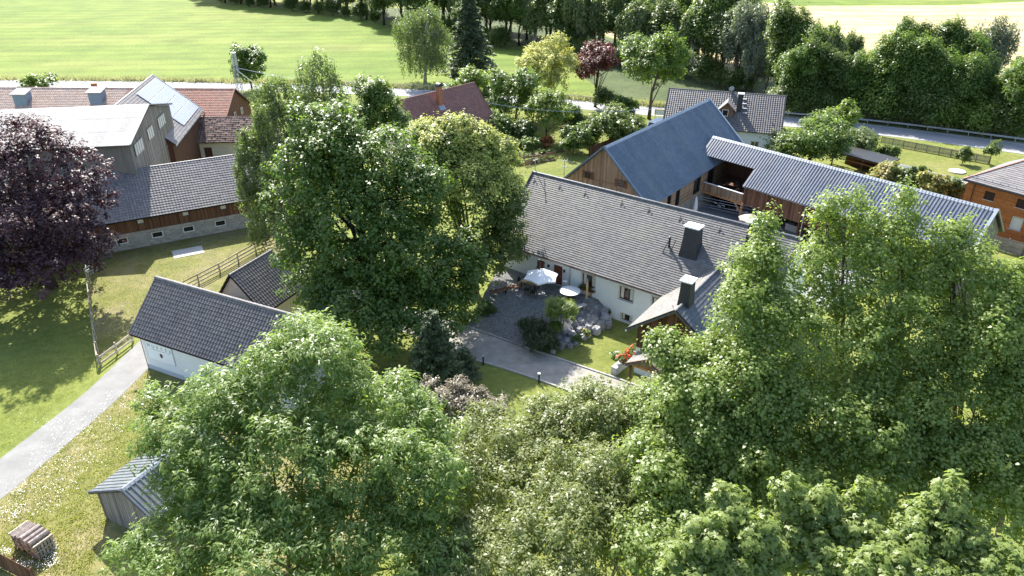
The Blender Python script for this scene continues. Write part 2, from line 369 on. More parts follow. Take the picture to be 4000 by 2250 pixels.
# near grounds
sheet('paddock', pp((340, 990), (700, 925), (1100, 850), (1150, 1150), (800, 1160), (640, 1170), (520, 1330), (392, 1425)), .012, M['paddock'])
PATH_L = smooth_line([P(-260, 1990)[:2], P(0, 1793)[:2], P(310, 1553)[:2], P(470, 1405)[:2], P(560, 1318)[:2], P(640, 1240)[:2]], 5)
PATH_R = smooth_line([P(-260, 2150)[:2], P(0, 1953)[:2], P(202, 1786)[:2], P(419, 1598)[:2], P(588, 1432)[:2], P(700, 1330)[:2]], 5)
sheet('verge', [P(-260, 2150)[:2], P(0, 1953)[:2], P(202, 1786)[:2], P(419, 1598)[:2], P(588, 1432)[:2], P(900, 1500)[:2], (-8, 40), (-8, 12), (-50, 12)], .012, M['verge'])
strip('gravel_path', PATH_L, PATH_R, .024, M['gravel'])
DU = smooth_line([P(1300, 1100)[:2], P(1560, 1188)[:2], P(1825, 1277)[:2], P(1961, 1325)[:2], P(2160, 1395)[:2], P(2380, 1470)[:2], P(2520, 1520)[:2], P(2750, 1600)[:2]], 5)
DL = smooth_line([P(1250, 1180)[:2], P(1560, 1290)[:2], P(1800, 1389)[:2], P(2007, 1453)[:2], P(2214, 1525)[:2], P(2380, 1585)[:2], P(2480, 1625)[:2], P(2700, 1710)[:2]], 5)
strip('driveway', DU, DL, .024, M['drive'])
sheet('front_lawn', pp((1900, 1300), (2160, 1395), (2380, 1470), (2480, 1430), (2600, 1330), (2464, 1262), (2300, 1190)), .016, M['lawn'])
sheet('garden_lawn', pp((1780, 620), (2010, 650), (2100, 720), (2350, 780), (2700, 560), (2450, 470), (2060, 480), (1800, 470)), .012, M['lawn'])
sheet('side_lawn', pp((3430, 650), (3560, 560), (4000, 610), (4300, 640), (4300, 760), (3800, 800)), .012, M['lawn'])
sheet('near_lawn', pp((3700, 1150), (4300, 1250), (4300, 880), (3900, 905)), .012, M['lawn'])
sheet('yard', [(12, 76), (26, 93), (44, 72), (29, 60)], .018, M['yard'])
def kerb_row(name, line, parent=None):
    k = thing(name, {'drive_kerb': 'row of pale kerb stones along the house side of the driveway', 'lawn_kerb': 'row of pale kerb stones between the driveway and the shaded lawn'}[name], 'kerb')
    for i in range(len(line)-1):
        a, b = line[i], line[i+1]; n = max(1, int(np.linalg.norm(b-a)/1.0))
        for j in range(n):
            p, q = a+(b-a)*j/n, a+(b-a)*(j+.97)/n
            mb = MB(); mb.bar((p[0], p[1], .06), (q[0], q[1], .06), .14, .14+random.uniform(-.02, .02)); mb.build('kerb_stone', M['kerb'], k)
kerb_row('drive_kerb', DU[8:32]); kerb_row('lawn_kerb', DL[8:32])

# ------------------------------------------------------------------ building kit
class Bld:
    def __init__(s, name, label, cat, x, y, ang, L, w, e, r, w2=None, og=.4, oe=.5, z0=0.0):
        s.x, s.y, s.a, s.L, s.w, s.e, s.r = x, y, math.radians(ang), L, w, e, r
        s.w2 = w2 or w; s.og, s.oe = og, oe
        s.o = thing(name, label, cat, (x, y, 0), s.a)
        s.Mi = Matrix.LocRotScale(Vector((x, y, 0)), Matrix.Rotation(s.a, 3, 'Z'), Vector((1, 1, 1))).inverted()
    def loc(s, p): return s.Mi @ Vector(p)
    def wld(s, p): return s.Mi.inverted() @ Vector(p)
    def hit(s, px, py, pt, nrm):
        o = s.loc(CPOS); d = s.Mi.to_3x3() @ Vector(ray(px, py)); nrm = Vector(nrm)
        return o+d*((Vector(pt)-o).dot(nrm)/d.dot(nrm))
    def roofhit(s, px, py, side=-1):
        w = s.w if side < 0 else s.w2
        return s.hit(px, py, (0, 0, s.r), (0, side*(s.r-s.e), w))
    def wallhit(s, px, py, side=-1):
        return s.hit(px, py, (0, side*((s.w if side < 0 else s.w2)-s.oe), 0), (0, 1, 0))
    def gablehit(s, px, py, end=0):
        return s.hit(px, py, (s.og if end == 0 else s.L-s.og, 0, 0), (1, 0, 0))
    def ztop(s, y):                          # underside of the roof at local y
        w = s.w if y < 0 else s.w2
        return s.e+(s.r-s.e)*(1-abs(y)/w)-.14
    def plane(s, side):
        w = s.w if side < 0 else s.w2; sl = math.hypot(w, s.r-s.e)
        if side < 0: O, u = Vector((0, -w, s.e)), Vector((1, 0, 0))
        else: O, u = Vector((s.L, w, s.e)), Vector((-1, 0, 0))
        v = Vector((0, -side*w, s.r-s.e))/sl
        return O, u, v, sl
    def deck(s, mat, th=.13, x0=0, x1=None, name='roof'):
        x1 = s.L if x1 is None else x1; mb = MB()
        for side, w in ((-1, s.w), (1, s.w2)):
            poly = [(x0, side*w, s.e), (x0, 0, s.r), (x0, 0, s.r-th*1.25), (x0, side*w, s.e-th)]
            mb.extrude(poly if side < 0 else poly[::-1], (x1-x0, 0, 0))
        return mb.build(name, mat, s.o)

def wall_grid(mb, O, u, H, Lu, openings, depth=.16, nrm=None):
    """rectangular wall with real openings and reveals; O origin, u unit along, up = z"""
    O, u = Vector(O), Vector(u); n = nrm or u.cross(Vector((0, 0, 1)))
    us = sorted({0.0, Lu, *[max(0, min(Lu, q)) for o in openings for q in (o[0], o[2])]}); zs = sorted({0.0, H, *[max(0, min(H, q)) for o in openings for q in (o[1], o[3])]})
    pt = lambda a, z, d=0: O+u*a+Vector((0, 0, z))-n*d
    for i in range(len(us)-1):
        for j in range(len(zs)-1):
            ca, cz = (us[i]+us[i+1])/2, (zs[j]+zs[j+1])/2
            if any(o[0] < ca < o[2] and o[1] < cz < o[3] for o in openings): continue
            mb.add([pt(us[i], zs[j]), pt(us[i+1], zs[j]), pt(us[i+1], zs[j+1]), pt(us[i], zs[j+1])], [(0, 1, 2, 3)])
    for a0, z0, a1, z1 in [o[:4] for o in openings]:
        for p, q in (((a0, z0), (a1, z0)), ((a1, z0), (a1, z1)), ((a1, z1), (a0, z1)), ((a0, z1), (a0, z0))):
            mb.add([pt(*p), pt(*q), pt(*q, depth), pt(*p, depth)], [(0, 1, 2, 3)])
def window(parent, O, u, a0, z0, a1, z1, depth=.16, frame='frame_white', mull=1, bars=0, sill=True, nrm=None, name='window', fw=.07, pane='glass', proud=0):
    """window > pane, sill ; sits at the back of its reveal (or proud of the wall)"""
    O, u = Vector(O), Vector(u); n = nrm or u.cross(Vector((0, 0, 1))); d = depth-proud
    R = Matrix((u, n, Vector((0, 0, 1)))).transposed()
    def bx(mb, a, b, c, e, d0, d1):
        ce = O+u*((a+b)/2)+Vector((0, 0, (c+e)/2))-n*((d0+d1)/2); mb.box(ce, (abs(b-a), abs(d1-d0), abs(e-c)), 0, 0, R)
    mb = MB(); f0, f1 = d-.06, d-.003
    bx(mb, a0, a1, z0, z0+fw, f0, f1); bx(mb, a0, a1, z1-fw, z1, f0, f1)
    bx(mb, a0, a0+fw, z0+fw, z1-fw, f0, f1); bx(mb, a1-fw, a1, z0+fw, z1-fw, f0, f1)
    for k in range(1, mull+1):
        c = a0+(a1-a0)*k/(mull+1); bx(mb, c-fw*.45, c+fw*.45, z0+fw, z1-fw, f0+.005, f1)
    for k in range(1, bars+1):
        c = z0+(z1-z0)*k/(bars+1); bx(mb, a0+fw, a1-fw, c-fw*.3, c+fw*.3, f0+.008, f1)
    w = mb.build(name, M[frame], parent)
    pb = MB(); bx(pb, a0+fw*.5, a1-fw*.5, z0+fw*.5, z1-fw*.5, d-.03, d-.012); pb.build('pane', M[pane], w)
    if sill:
        sb = MB(); bx(sb, a0-.06, a1+.06, z0-.06, z0-.004, -.07, d-.02); sb.build('sill', M['concrete'], w)
    return w
def gable_tri(mb, b, end):
    x = b.og if end == 0 else b.L-b.og; y0, y1 = -(b.w-b.oe), b.w2-b.oe; z0 = b.ztop(y0)
    mb.add([(x, y0, z0), (x, y1, b.ztop(y1)), (x, 0, b.r-.14)], [(0, 1, 2)])
def shell(b, mat, front=(), back=(), g0=(), g1=(), depth=.16, name='wall', tri=True, zb=0.0):
    """four walls with openings in (along, z) of each wall and triangular gables; returns the part and wall frames"""
    mb = MB(); y0, y1 = -(b.w-b.oe), b.w2-b.oe; x0, x1 = b.og, b.L-b.og; H = b.ztop(y0)-zb; H2 = b.ztop(y1)-zb
    X, Y, Z = Vector((1, 0, 0)), Vector((0, 1, 0)), Vector((0, 0, 1))
    fr = {'front': (Vector((x0, y0, zb)), X), 'back': (Vector((x1, y1, zb)), -X), 'g0': (Vector((x0, y1, zb)), -Y), 'g1': (Vector((x1, y0, zb)), Y)}
    for k, op, Lw in (('front', front, x1-x0), ('back', back, x1-x0), ('g0', g0, y1-y0), ('g1', g1, y1-y0)):
        h = H if k != 'back' else H2
        if k in ('g0', 'g1'): h = min(H, H2)
        wall_grid(mb, fr[k][0], fr[k][1], h, Lw, op, depth)
    if tri: gable_tri(mb, b, 0); gable_tri(mb, b, 1)
    return mb.build(name, mat, b.o), fr

# --- roof coverings
def pan_tile(tw, th, amp=.045, k=4):
    """S-profile roof tile: verts/quads, x across, y upslope, z out"""
    vs, fs = [], []
    for j, (y, z) in enumerate(((-.0, .052), (th*1.08, .012))):
        for i in range(k+1):
            t = i/k; vs.append((tw*t*1.02, y, z+amp*(math.sin(2*math.pi*t)*.5+.5)))
    for i in range(k): fs.append((i, i+1, k+2+i, k+1+i))
    o = len(vs)
    for i in range(k+1): vs.append((vs[i][0], 0.004, vs[i][2]-.045))
    for i in range(k): fs.append((o+i, o+i+1, i+1, i))
    return vs, fs
def flat_tile(tw, th, t=.04):
    w = tw*.999; vs = [(0, 0, .045), (w, 0, .045), (w, th*1.06, .004), (0, th*1.06, .004), (0, 0, .045-t), (w, 0, .045-t), (w, th*1.06, -.01), (0, th*1.06, -.01)]
    return vs, [(0, 1, 2, 3), (4, 5, 1, 0), (5, 6, 2, 1), (7, 4, 0, 3)]
def cover(b, roof, side, tile, tw, th, mat, nmax=300, stagger=0.0, x0=0.0, x1=None, jit=.006, pname='roof_tile', v0=0, v1=None, objs=True):
    O, u, v, sl = b.plane(side); n = u.cross(v); x1 = b.L if x1 is None else x1
    if side > 0: O = O-u*0; 
    Lu = x1-x0; base = O+(u*x0 if side < 0 else u*(b.L-x1)); v1 = sl if v1 is None else v1
    nc = max(1, round(Lu/tw)); nr = max(1, round((v1-v0)/th)); tw2, th2 = Lu/nc, (v1-v0)/nr
    vs, fs = tile(tw2, th2)
    mats = []
    for j in range(nr):
        for i in range(nc):
            off = (stagger*tw2 if j % 2 else 0)
            if off and i == nc-1: continue
            p = base+u*(i*tw2+off)+v*(v0+j*th2-.02)+n*(.006+random.uniform(0, jit))
            a = random.gauss(0, .006); uu = (u+v*a).normalized(); vv = n.cross(uu)
            m = np.eye(4); m[:3, 0] = uu; m[:3, 1] = vv; m[:3, 2] = n; m[:3, 3] = p; mats.append(m)
    mats = np.array(mats); rv = rng.random(len(mats))
    Mw = np.array(b.Mi.inverted()); W3 = mats[:, :3, 3] @ Mw[:3, :3].T+Mw[:3, 3]
    d = np.linalg.norm(W3-CPOS, axis=1); rel = W3-CPOS; k = rel @ CFW
    sx = 2000+F_PX*rel[:, 0]/k; sy = 1125-F_PX*(rel @ CUP)/k
    score = d+np.where((sx < 20) | (sx > 3980) | (sy < 20) | (sy > 2230), 1e4, 0)
    if hasattr(b, 'hide'): score = score+np.array([1e4 if b.hide(x, y) else 0 for x, y in zip(sx, sy)])
    order = np.argsort(score); pick = order[:nmax] if objs else order[:0]; rest = order[len(pick):]
    if len(pick):
        me = bpy.data.meshes.new(pname); me.from_pydata(vs, [], fs); me.materials.append(mat); me.update()
        for i in pick:
            o = bpy.data.objects.new(pname, me); COL.objects.link(o); o.parent = roof; o.matrix_local = Matrix(mats[i].tolist())
    if len(rest):
        o = link('roof_tiles', tile_copies('roof_tiles', vs, fs, mats[rest], mat, rv[rest]), roof); tag(o, kind='stuff')
def ridge_caps(b, roof, mat, step=.4, rad=.13, x0=0.0, x1=None, objs=True):
    x1 = b.L if x1 is None else x1; n = max(1, int((x1-x0)/step)); st = (x1-x0)/n
    mb = MB(); prof = [(math.sin(t), math.cos(t)) for t in np.linspace(-1.75, 1.75, 7)]
    vs = [(0, rad*1.12*s, rad*1.12*c) for s, c in prof]+[(st*1.1, rad*.95*s, rad*.95*c) for s, c in prof]
    mb.add(vs, [(i, i+1, 8+i, 7+i) for i in range(6)]+[(6, 5, 4, 3, 2, 1, 0)])
    me = mb.mesh('ridge_tile', mat)
    for i in range(n):
        o = link('ridge_tile', me, roof); o.location = (x0+i*st, 0, b.r-.03)
def sheet_panel(W_, Lv, ribs, h, prof='trap', x_off=0):
    mb = MB(); xs = []; st = W_/ribs
    for i in range(ribs):
        a = i*st
        if prof == 'trap': xs += [(a, 0), (a+st*.55, 0), (a+st*.66, h), (a+st*.89, h)]
        else: xs += [(a+st*q/4, h*.5*(1+math.sin(2*math.pi*q/4))) for q in range(4)]
    xs.append((W_, 0 if prof == 'trap' else h*.5))
    k = len(xs); mb.add([(x, 0, z+.02) for x, z in xs]+[(x, Lv, z+.02) for x, z in xs]+[(x, 0, -.01) for x, z in xs], [(i, i+1, k+i+1, k+i) for i in range(k-1)]+[(2*k+i, 2*k+i+1, i+1, i) for i in range(k-1)])
    return mb
def metal_cover(b, roof, side, mat, pw=1.2, ribs=4, h=.045, x0=0.0, x1=None, v0=0.0, v1=None, prof='trap', rows=1, alt=None, altp=0, ov=.05):
    O, u, v, sl = b.plane(side); n = u.cross(v); x1 = b.L if x1 is None else x1; v1 = sl if v1 is None else v1
    k = max(1, round((x1-x0)/pw)); pw = (x1-x0)/k; base = O+(u*x0 if side < 0 else u*(b.L-x1)); lv = (v1-v0)/rows
    me = sheet_panel(pw, lv+ov, ribs, h, prof).mesh('roof_sheet', mat)
    me2 = sheet_panel(pw, lv+ov, ribs, h, prof).mesh('roof_sheet', alt) if alt else None
    for j in range(rows):
        for i in range(k):
            o = link('roof_sheet', me2 if alt and random.random() < altp else me, roof)
            m = Matrix.Identity(4)
            for r_ in range(3): m[r_][0], m[r_][1], m[r_][2] = u[r_], v[r_], n[r_]
            p = base+u*(i*pw)+v*(v0+j*lv-ov)+n*(.004+.012*j)
            m[0][3], m[1][3], m[2][3] = p; o.matrix_local = m
def ridge_flash(b, roof, mat, wd=.32, x0=-.03, x1=None, z=.06, name='ridge_flashing'):
    x1 = b.L+.03 if x1 is None else x1; t = math.atan2(b.r-b.e, b.w); t2 = math.atan2(b.r-b.e, b.w2); mb = MB()
    a = (-wd*math.cos(t), -wd*math.sin(t)); c = (wd*math.cos(t2), -wd*math.sin(t2)); q = b.r+z+.03
    mb.extrude([(x0, a[0], q+a[1]), (x0, 0, q), (x0, c[0], q+c[1]), (x0, c[0], q+c[1]-.03), (x0, 0, q-.03), (x0, a[0], q+a[1]-.03)][::-1], (x1-x0, 0, 0))
    return mb.build(name, mat, roof)
def verge(b, roof, mat, end, wd=.22, th=.16, sides=(-1, 1), name='verge_trim', z=.05):
    x = 0 if end == 0 else b.L
    for side in sides:
        w = b.w if side < 0 else b.w2; mb = MB()
        mb.bar((x+(.06 if end == 0 else -.06), side*(w+.02), b.e+z), (x+(.06 if end == 0 else -.06), 0, b.r+z), wd, th); mb.build(name, mat, roof)
def gutter(b, side=-1, mat=None, x0=0.0, x1=None):
    x1 = b.L if x1 is None else x1; w = b.w if side < 0 else b.w2; mb = MB()
    y = side*(w+.06); z = b.e-.05; pr = [(math.cos(t)*.075, math.sin(t)*.075) for t in np.linspace(math.pi, 2*math.pi, 7)]
    vs = [(x0, y+p, z+q) for p, q in pr]+[(x1, y+p, z+q) for p, q in pr]
    mb.add(vs, [(i, i+1, 8+i, 7+i) for i in range(6)]); return mb.build('gutter', mat or M['zinc'], b.o)
def boards(mb, O, u, Lu, zfn, bw=.2, th=.03, nrm=None, gap=.012, skip=()):
    O, u = Vector(O), Vector(u); n = nrm or u.cross(Vector((0, 0, 1))); k = int(Lu/bw); bw = Lu/k
    for i in range(k):
        a0, a1 = i*bw+gap/2, (i+1)*bw-gap/2; av = random.random()*.98+.01; d = th*random.uniform(.6, 1.1)
        segs = [(zfn(a0), zfn(a1))]
        for (z0a, z1a), (z0b, z1b) in [((segs[0][0][0], segs[0][0][1]), (segs[0][1][0], segs[0][1][1]))]:
            cuts = [s for s in skip if s[0] < (a0+a1)/2 < s[2]]; lo = z0a
            parts = []
            for s in sorted(cuts, key=lambda s: s[1]):
                if s[1] > lo: parts.append((lo, s[1], lo, s[1]))
                lo = s[3]
            parts.append((lo, z1a, max(lo, z0b) if not cuts else lo, z1b))
            for p0, p1, q0, q1 in parts:
                if p1-p0 < .03 and q1-q0 < .03: continue
                A = [O+u*a0+Vector((0, 0, p0)), O+u*a1+Vector((0, 0, q0)), O+u*a1+Vector((0, 0, q1)), O+u*a0+Vector((0, 0, p1))]
                mb.extrude([p+n*d for p in A][::1], -n*d*.98, av)
def hboards(mb, O, u, Lu, z0, z1, bh=.18, th=.03, nrm=None, gap=.012, skip=()):
    O, u = Vector(O), Vector(u); n = nrm or u.cross(Vector((0, 0, 1))); k = max(1, int((z1-z0)/bh)); bh = (z1-z0)/k
    for i in range(k):
        c = z0+(i+.5)*bh; segs = [(0, Lu)]
        for s in skip:
            if s[1] < c < s[3]:
                segs = [q for (a, b) in segs for q in ((a, min(b, s[0])), (max(a, s[2]), b)) if q[1]-q[0] > .02]
        for a, b in segs:
            d = th*random.uniform(.6, 1.1); A = [O+u*a+Vector((0, 0, z0+i*bh+gap/2)), O+u*b+Vector((0, 0, z0+i*bh+gap/2)), O+u*b+Vector((0, 0, z0+(i+1)*bh-gap/2)), O+u*a+Vector((0, 0, z0+(i+1)*bh-gap/2))]
            mb.extrude([p+n*d for p in A], -n*d*.98, random.random()*.98+.01)
def chimney(b, name, p, top, wx, wy, mat='slate_black', flare=1.35, cap='capwhite', capt=.12, capo=.12, down=1.0):
    """tapering chimney standing on the roof at local p"""
    mb = MB(); z0, z1 = p[2]-down, top
    lv = [(z0, flare), (z0+(z1-z0)*.35, 1+.5*(flare-1)), (z0+(z1-z0)*.7, 1+.15*(flare-1)), (z1, 1)]
    for (za, fa), (zb, fb) in zip(lv, lv[1:]):
        vs = []
        for z, f in ((za, fa), (zb, fb)):
            for sx, sy in ((-1, -1), (1, -1), (1, 1), (-1, 1)): vs.append((p[0]+sx*wx/2*f, p[1]+sy*wy/2*f, z))
        mb.add(vs, [(0, 1, 5, 4), (1, 2, 6, 5), (2, 3, 7, 6), (3, 0, 4, 7)], random.random())
    c = mb.build(name, M[mat], b.o)
    if cap:
        cb = MB(); cb.box((p[0], p[1], z1+capt/2+.06), (wx+2*capo, wy+2*capo, capt)); cb.build('chimney_cap', M[cap], c)
        nb = MB(); nb.box((p[0], p[1], z1+.03), (wx*.85, wy*.85, .06)); nb.build('flue_collar', M['dark'], c)
    return c
X_, Y_, Z_ = Vector((1, 0, 0)), Vector((0, 1, 0)), Vector((0, 0, 1))

# ------------------------------------------------------------------ white farmhouse with slate roof
B = Bld('farmhouse', 'long white farmhouse with grey shingle roof and tall slate-clad chimneys', 'house', 2.18, 72.70, -37.78, 28, 6.34, 4.43, 10.15, og=.4, oe=.55)
FARM = B
B.hide = lambda x, y: x > 2830 or (x < 2070)
TZ = 1.5                                                    # terrace level at the house
def wl(b, px, py): p = b.wallhit(px, py); return p.x-b.og, p.z
def rect(b, c, wdt, hgt, zc=None):
    a, z = wl(b, *c); z = z if zc is None else zc; return (a-wdt/2, z-hgt/2, a+wdt/2, z+hgt/2)
ztop = B.ztop(-(B.w-B.oe))
d1 = rect(B, (2179, 1060), 1.05, 2.1); d1 = (d1[0], TZ+.05, d1[2], TZ+2.2)
d0 = rect(B, (2112, 1020), .95, 2.1); d0 = (d0[0], TZ+.05, d0[2], TZ+2.15)
w1 = rect(B, (2299, 1090), 1.5, 1.35); w2 = rect(B, (2447, 1137), 1.5, 1.35); w3 = rect(B, (2572, 1180), 1.3, 1.35); wb = rect(B, (2446, 1242), 1.15, .75)
w1 = (w1[0], TZ+.95, w1[2], TZ+2.3); w2 = (w2[0], TZ+.85, w2[2], TZ+2.2); w3 = (w3[0], TZ+.85, w3[2], TZ+2.2)
wall, fr = shell(B, M['white'], front=[d0, d1, w1, w2, w3, wb], depth=.22)
for q, sd, ml in ((w1, True, 2), (w2, True, 2), (w3, True, 1), (wb, True, 1)):
    wn = window(B.o, *fr['front'], *q, depth=.22, frame='frame_brown', mull=ml, sill=sd, fw=.09)
    for t in (.18, .82):
        cb = MB(); cx = q[0]+(q[2]-q[0])*t; cb.box(fr['front'][0]+X_*cx+Z_*((q[1]+q[3])/2)+Y_*.18, ((q[2]-q[0])*.2, .012, (q[3]-q[1])*.8)); cb.build('curtain', M['curtain'], wn)
    sb = MB()                                               # cream surround
    for a0, z0, a1, z1 in ((q[0]-.09, q[1], q[0]-.01, q[3]), (q[2]+.01, q[1], q[2]+.09, q[3]), (q[0]-.09, q[3]+.01, q[2]+.09, q[3]+.09)):
        sb.box2(fr['front'][0]+Vector((a0, -.03, z0)), fr['front'][0]+Vector((a1, -.002, z1)))
    sb.build('surround', M['cream'], wn)
for q in (d0, d1):
    mb = MB(); O = fr['front'][0]; mb.box2(O+Vector((q[0]+.08, .14, q[1])), O+Vector((q[2]-.08, .19, q[3]-.08)))
    for k in range(4): mb.box2(O+Vector((q[0]+.16+k*.2, .115, q[1]+.15)), O+Vector((q[0]+.3+k*.2, .139, q[3]-.2)))
    dr = mb.build('door', M['red_door'], B.o)
    fb = MB(); fb.box2(O+Vector((q[0]+.003, .1, q[1])), O+Vector((q[0]+.08, .2, q[3]-.003))); fb.box2(O+Vector((q[2]-.08, .1, q[1])), O+Vector((q[2]-.003, .2, q[3]-.003))); fb.box2(O+Vector((q[0]+.08, .1, q[3]-.08)), O+Vector((q[2]-.08, .2, q[3]-.003))); fb.build('door_frame', M['frame_brown'], dr)
    hb = MB(); hb.bar(O+Vector((q[2]-.2, .09, q[1]+1.0)), O+Vector((q[2]-.32, .09, q[1]+1.0)), .03, .03); hb.build('door_handle', M['steel'], dr)
for px, py in ((2145, 1026), (2206, 1046)):                 # wall lamps
    a, z = wl(B, px, py); mb = MB(); mb.box((a+B.og, -(B.w-B.oe)-.09, TZ+1.85), (.16, .16, .26)); mb.build('wall_lamp', M['dark'], B.o)
pb = MB(); a, z = wl(B, 2228, 1060); pb.tube([(a+B.og, -(B.w-B.oe)-.06, 1.4), (a+B.og, -(B.w-B.oe)-.06, 4.4)], [.045, .045]); pb.build('downpipe', M['zinc'], B.o)
roof = B.deck(M['slate_dark'])
cover(B, roof, -1, flat_tile, .42, .225, M['slate'], 300, .5, pname='shingle', jit=.004)
cover(B, roof, 1, flat_tile, .84, .45, M['slate'], 0, .5, objs=False)
ridge_caps(B, roof, M['slate_dark'], .42, .15)
verge(B, roof, M['dark'], 0, .1, .22); verge(B, roof, M['dark'], 1, .1, .22); gutter(B)
fb = MB(); fb.box2((0, -B.w-.02, B.e-.2), (B.L, -B.w+.03, B.e-.02)); fb.build('fascia', M['frame_brown'], B.o)
def seat(px, py): return B.roofhit(px, py)
c = seat(2672, 1020); chimney(B, 'chimney', (c.x+.15, c.y+.9, c.z), c.z+3.0, 1.25, 1.0, down=.3, flare=1.5)
c = seat(2925, 985); chimney(B, 'chimney', (c.x+.1, c.y+.8, c.z), c.z+2.4, 1.15, .95, down=.5, flare=1.4)
nrm_a = Vector((0, -(B.r-B.e), B.w)).normalized(); up_a = Vector((0, B.w, B.r-B.e)).normalized()
for px, py in ((2092, 700), (2190, 724), (2289, 750), (2432, 788), (2538, 815), (2660, 848), (2815, 890)):   # ladder hooks under the ridge
    p = seat(px, py); mb = MB(); mb.tube([p-up_a*.5+nrm_a*.06, p+nrm_a*.1, p+up_a*.05+nrm_a*.22], [.03, .03, .03], 5)
    mb.tube([p+up_a*.05+nrm_a*.22+X_*.1, p+up_a*.05+nrm_a*.22-X_*.1], [.025, .025], 5); mb.build('roof_hook', M['dark'], roof)
for px, py in ((2107, 1050), (2613, 965)):                  # vent pipes with step irons
    p = seat(px, py); mb = MB(); mb.tube([p-Z_*.2, p+Z_*.9], [.1, .1], 8); mb.lathe([(.1, 0), (.14, .04), (.14, .14), (.03, .18)], 8, p+Z_*.86)
    v = mb.build('vent_pipe', M['dark'], roof)
    sb = MB(); sb.bar(p+X_*.35-up_a*.6+nrm_a*.05, p+X_*.55+up_a*.6+nrm_a*.5, .05, .05); sb.bar(p-X_*.3-up_a*.7+nrm_a*.05, p-X_*.1+up_a*.3+nrm_a*.45, .05, .05); sb.build('step_iron', M['dark'], v)
p = seat(2090, 676); mb = MB(); mb.tube([(0.25, .1, B.r-.3), (0.25, .1, B.r+1.5)], [.04, .03], 6); mb.tube([(0.05, .3, B.r-.3), (0.25, .1, B.r+1.1)], [.025, .02], 5); mb.bar((.25, -.35, B.r+1.3), (.25, .55, B.r+1.3), .05, .05)
for t in (-.3, 0, .3): mb.lathe([(.03, 0), (.05, .05), (.03, .12)], 6, (.25, .1+t, B.r+1.33))
mb.build('roof_mast', M['steel'], roof)

# --- front wing of the farmhouse (its own gabled roof, same house): built as parts of the farmhouse
Wg = Bld('farmhouse_wing', 'dark shingled gabled front wing of the white farmhouse beside the aspens', 'house', 20.57, 59.68, -125.03, 14, 3.93, 4.3, 7.32, og=.7, oe=.7)
Wg.hide = lambda x, y: x > 2800 or y > 1420
wall, fr = shell(Wg, M['white'], g1=[(2.2, .1, 3.2, 2.2)], tri=False)
roof = Wg.deck(M['slate_dark'])
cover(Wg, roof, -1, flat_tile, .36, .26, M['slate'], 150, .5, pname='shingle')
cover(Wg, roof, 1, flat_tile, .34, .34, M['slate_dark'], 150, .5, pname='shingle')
ridge_caps(Wg, roof, M['slate_dark'], .32, .13); verge(Wg, roof, M['dark'], 1, .08, .2); gutter(Wg, -1)
gb = MB(); zz = Wg.ztop(-(Wg.w-Wg.oe)); boards(gb, (Wg.L-Wg.og, -(Wg.w-Wg.oe), 0), Y_, 2*(Wg.w-Wg.oe), lambda a: (2.6, Wg.ztop(a-(Wg.w-Wg.oe))), .16, .04)
tag(gb.build('gable_cladding', M['board_brown'], Wg.o), kind='stuff')
c = Wg.roofhit(2708, 1165); chimney(Wg, 'chimney', (c.x-.1, 0.0, Wg.r), Wg.r+1.75, .95, .8, down=.7, flare=1.3)
for t, sd in ((10.5, -1), (13.0, -1), (10.8, 1), (13.3, 1)):
    mb = MB(); y = sd*.55; z = Wg.r-.55*(Wg.r-Wg.e)/Wg.w; mb.tube([(t, y, z), (t, y+sd*.02, z+.2), (t, y+sd*.14, z+.26)], [.025]*3, 5); mb.build('roof_hook', M['dark'], roof)
# porch with its own small roof
Pc = Bld('entrance_porch', 'small timber entrance porch with dark gabled roof before the front wing', 'porch', *Wg.wld((Wg.L-1.1, -.9, 0)).xy, -125.03, 3.6, 1.75, 2.75, 3.75, og=.4, oe=.3)
roof = Pc.deck(M['slate_dark']); cover(Pc, roof, -1, flat_tile, .36, .26, M['slate'], 60, .5, pname='shingle'); cover(Pc, roof, 1, flat_tile, .36, .26, M['slate'], 0, .5, objs=False)
ridge_caps(Pc, roof, M['slate_dark'], .36, .1); verge(Pc, roof, M['frame_brown'], 1, .08, .18)
for y in (-1.4, 1.4):
    mb = MB(); mb.box((3.2, y, 1.4), (.16, .16, 2.8)); mb.build('post', M['board_brown'], Pc.o)
    mb = MB(); mb.box((1.8, y, 2.68), (3.4, .14, .18)); mb.build('beam', M['board_brown'], Pc.o)
mb = MB(); mb.box((3.2, 0, 2.72), (.14, 2.65, .18)); mb.build('beam', M['timber'], Pc.o)
gb = MB(); boards(gb, (3.22, -1.35, 0), Y_, 2.7, lambda a: (2.82, Pc.ztop(a-1.35)), .14, .03); tag(gb.build('gable_cladding', M['board_tan'], Pc.o), kind='stuff')

# ------------------------------------------------------------------ blue-roofed barn
B = Bld('barn', 'large wooden barn with blue corrugated metal roof behind the farmhouse', 'barn', 10.12, 77.93, 52.68, 28.25, 6.04, 5.5, 11.19, og=.45, oe=.5)
BARN = B
y0 = -(B.w-B.oe); H = B.ztop(y0)
fo = [wl(B, px, py)[0] for px in () for py in ()]
ops = []
for px, py, ww in ((2615, 765, 1.0), (2650, 735, 1.1), (2725, 700, 2.0), (2780, 655, 2.0)):
    a, z = wl(B, px, py); ops.append((a-ww/2, 3.0, a+ww/2, H-.25))
wall, fr = shell(B, M['shade'], front=ops, depth=.25)
for q in ops:
    wb_ = MB(); wb_.box2(fr['front'][0]+Vector((q[0], .2, q[1])), fr['front'][0]+Vector((q[2], .24, q[3]))); wb_.build('window_opening', M['glass'], B.o)
hb = MB(); hboards(hb, fr['front'][0], X_, B.L-2*B.og, 2.9, H, .2, .03, skip=ops); tag(hb.build('upper_cladding', M['board_tan'], B.o), kind='stuff')
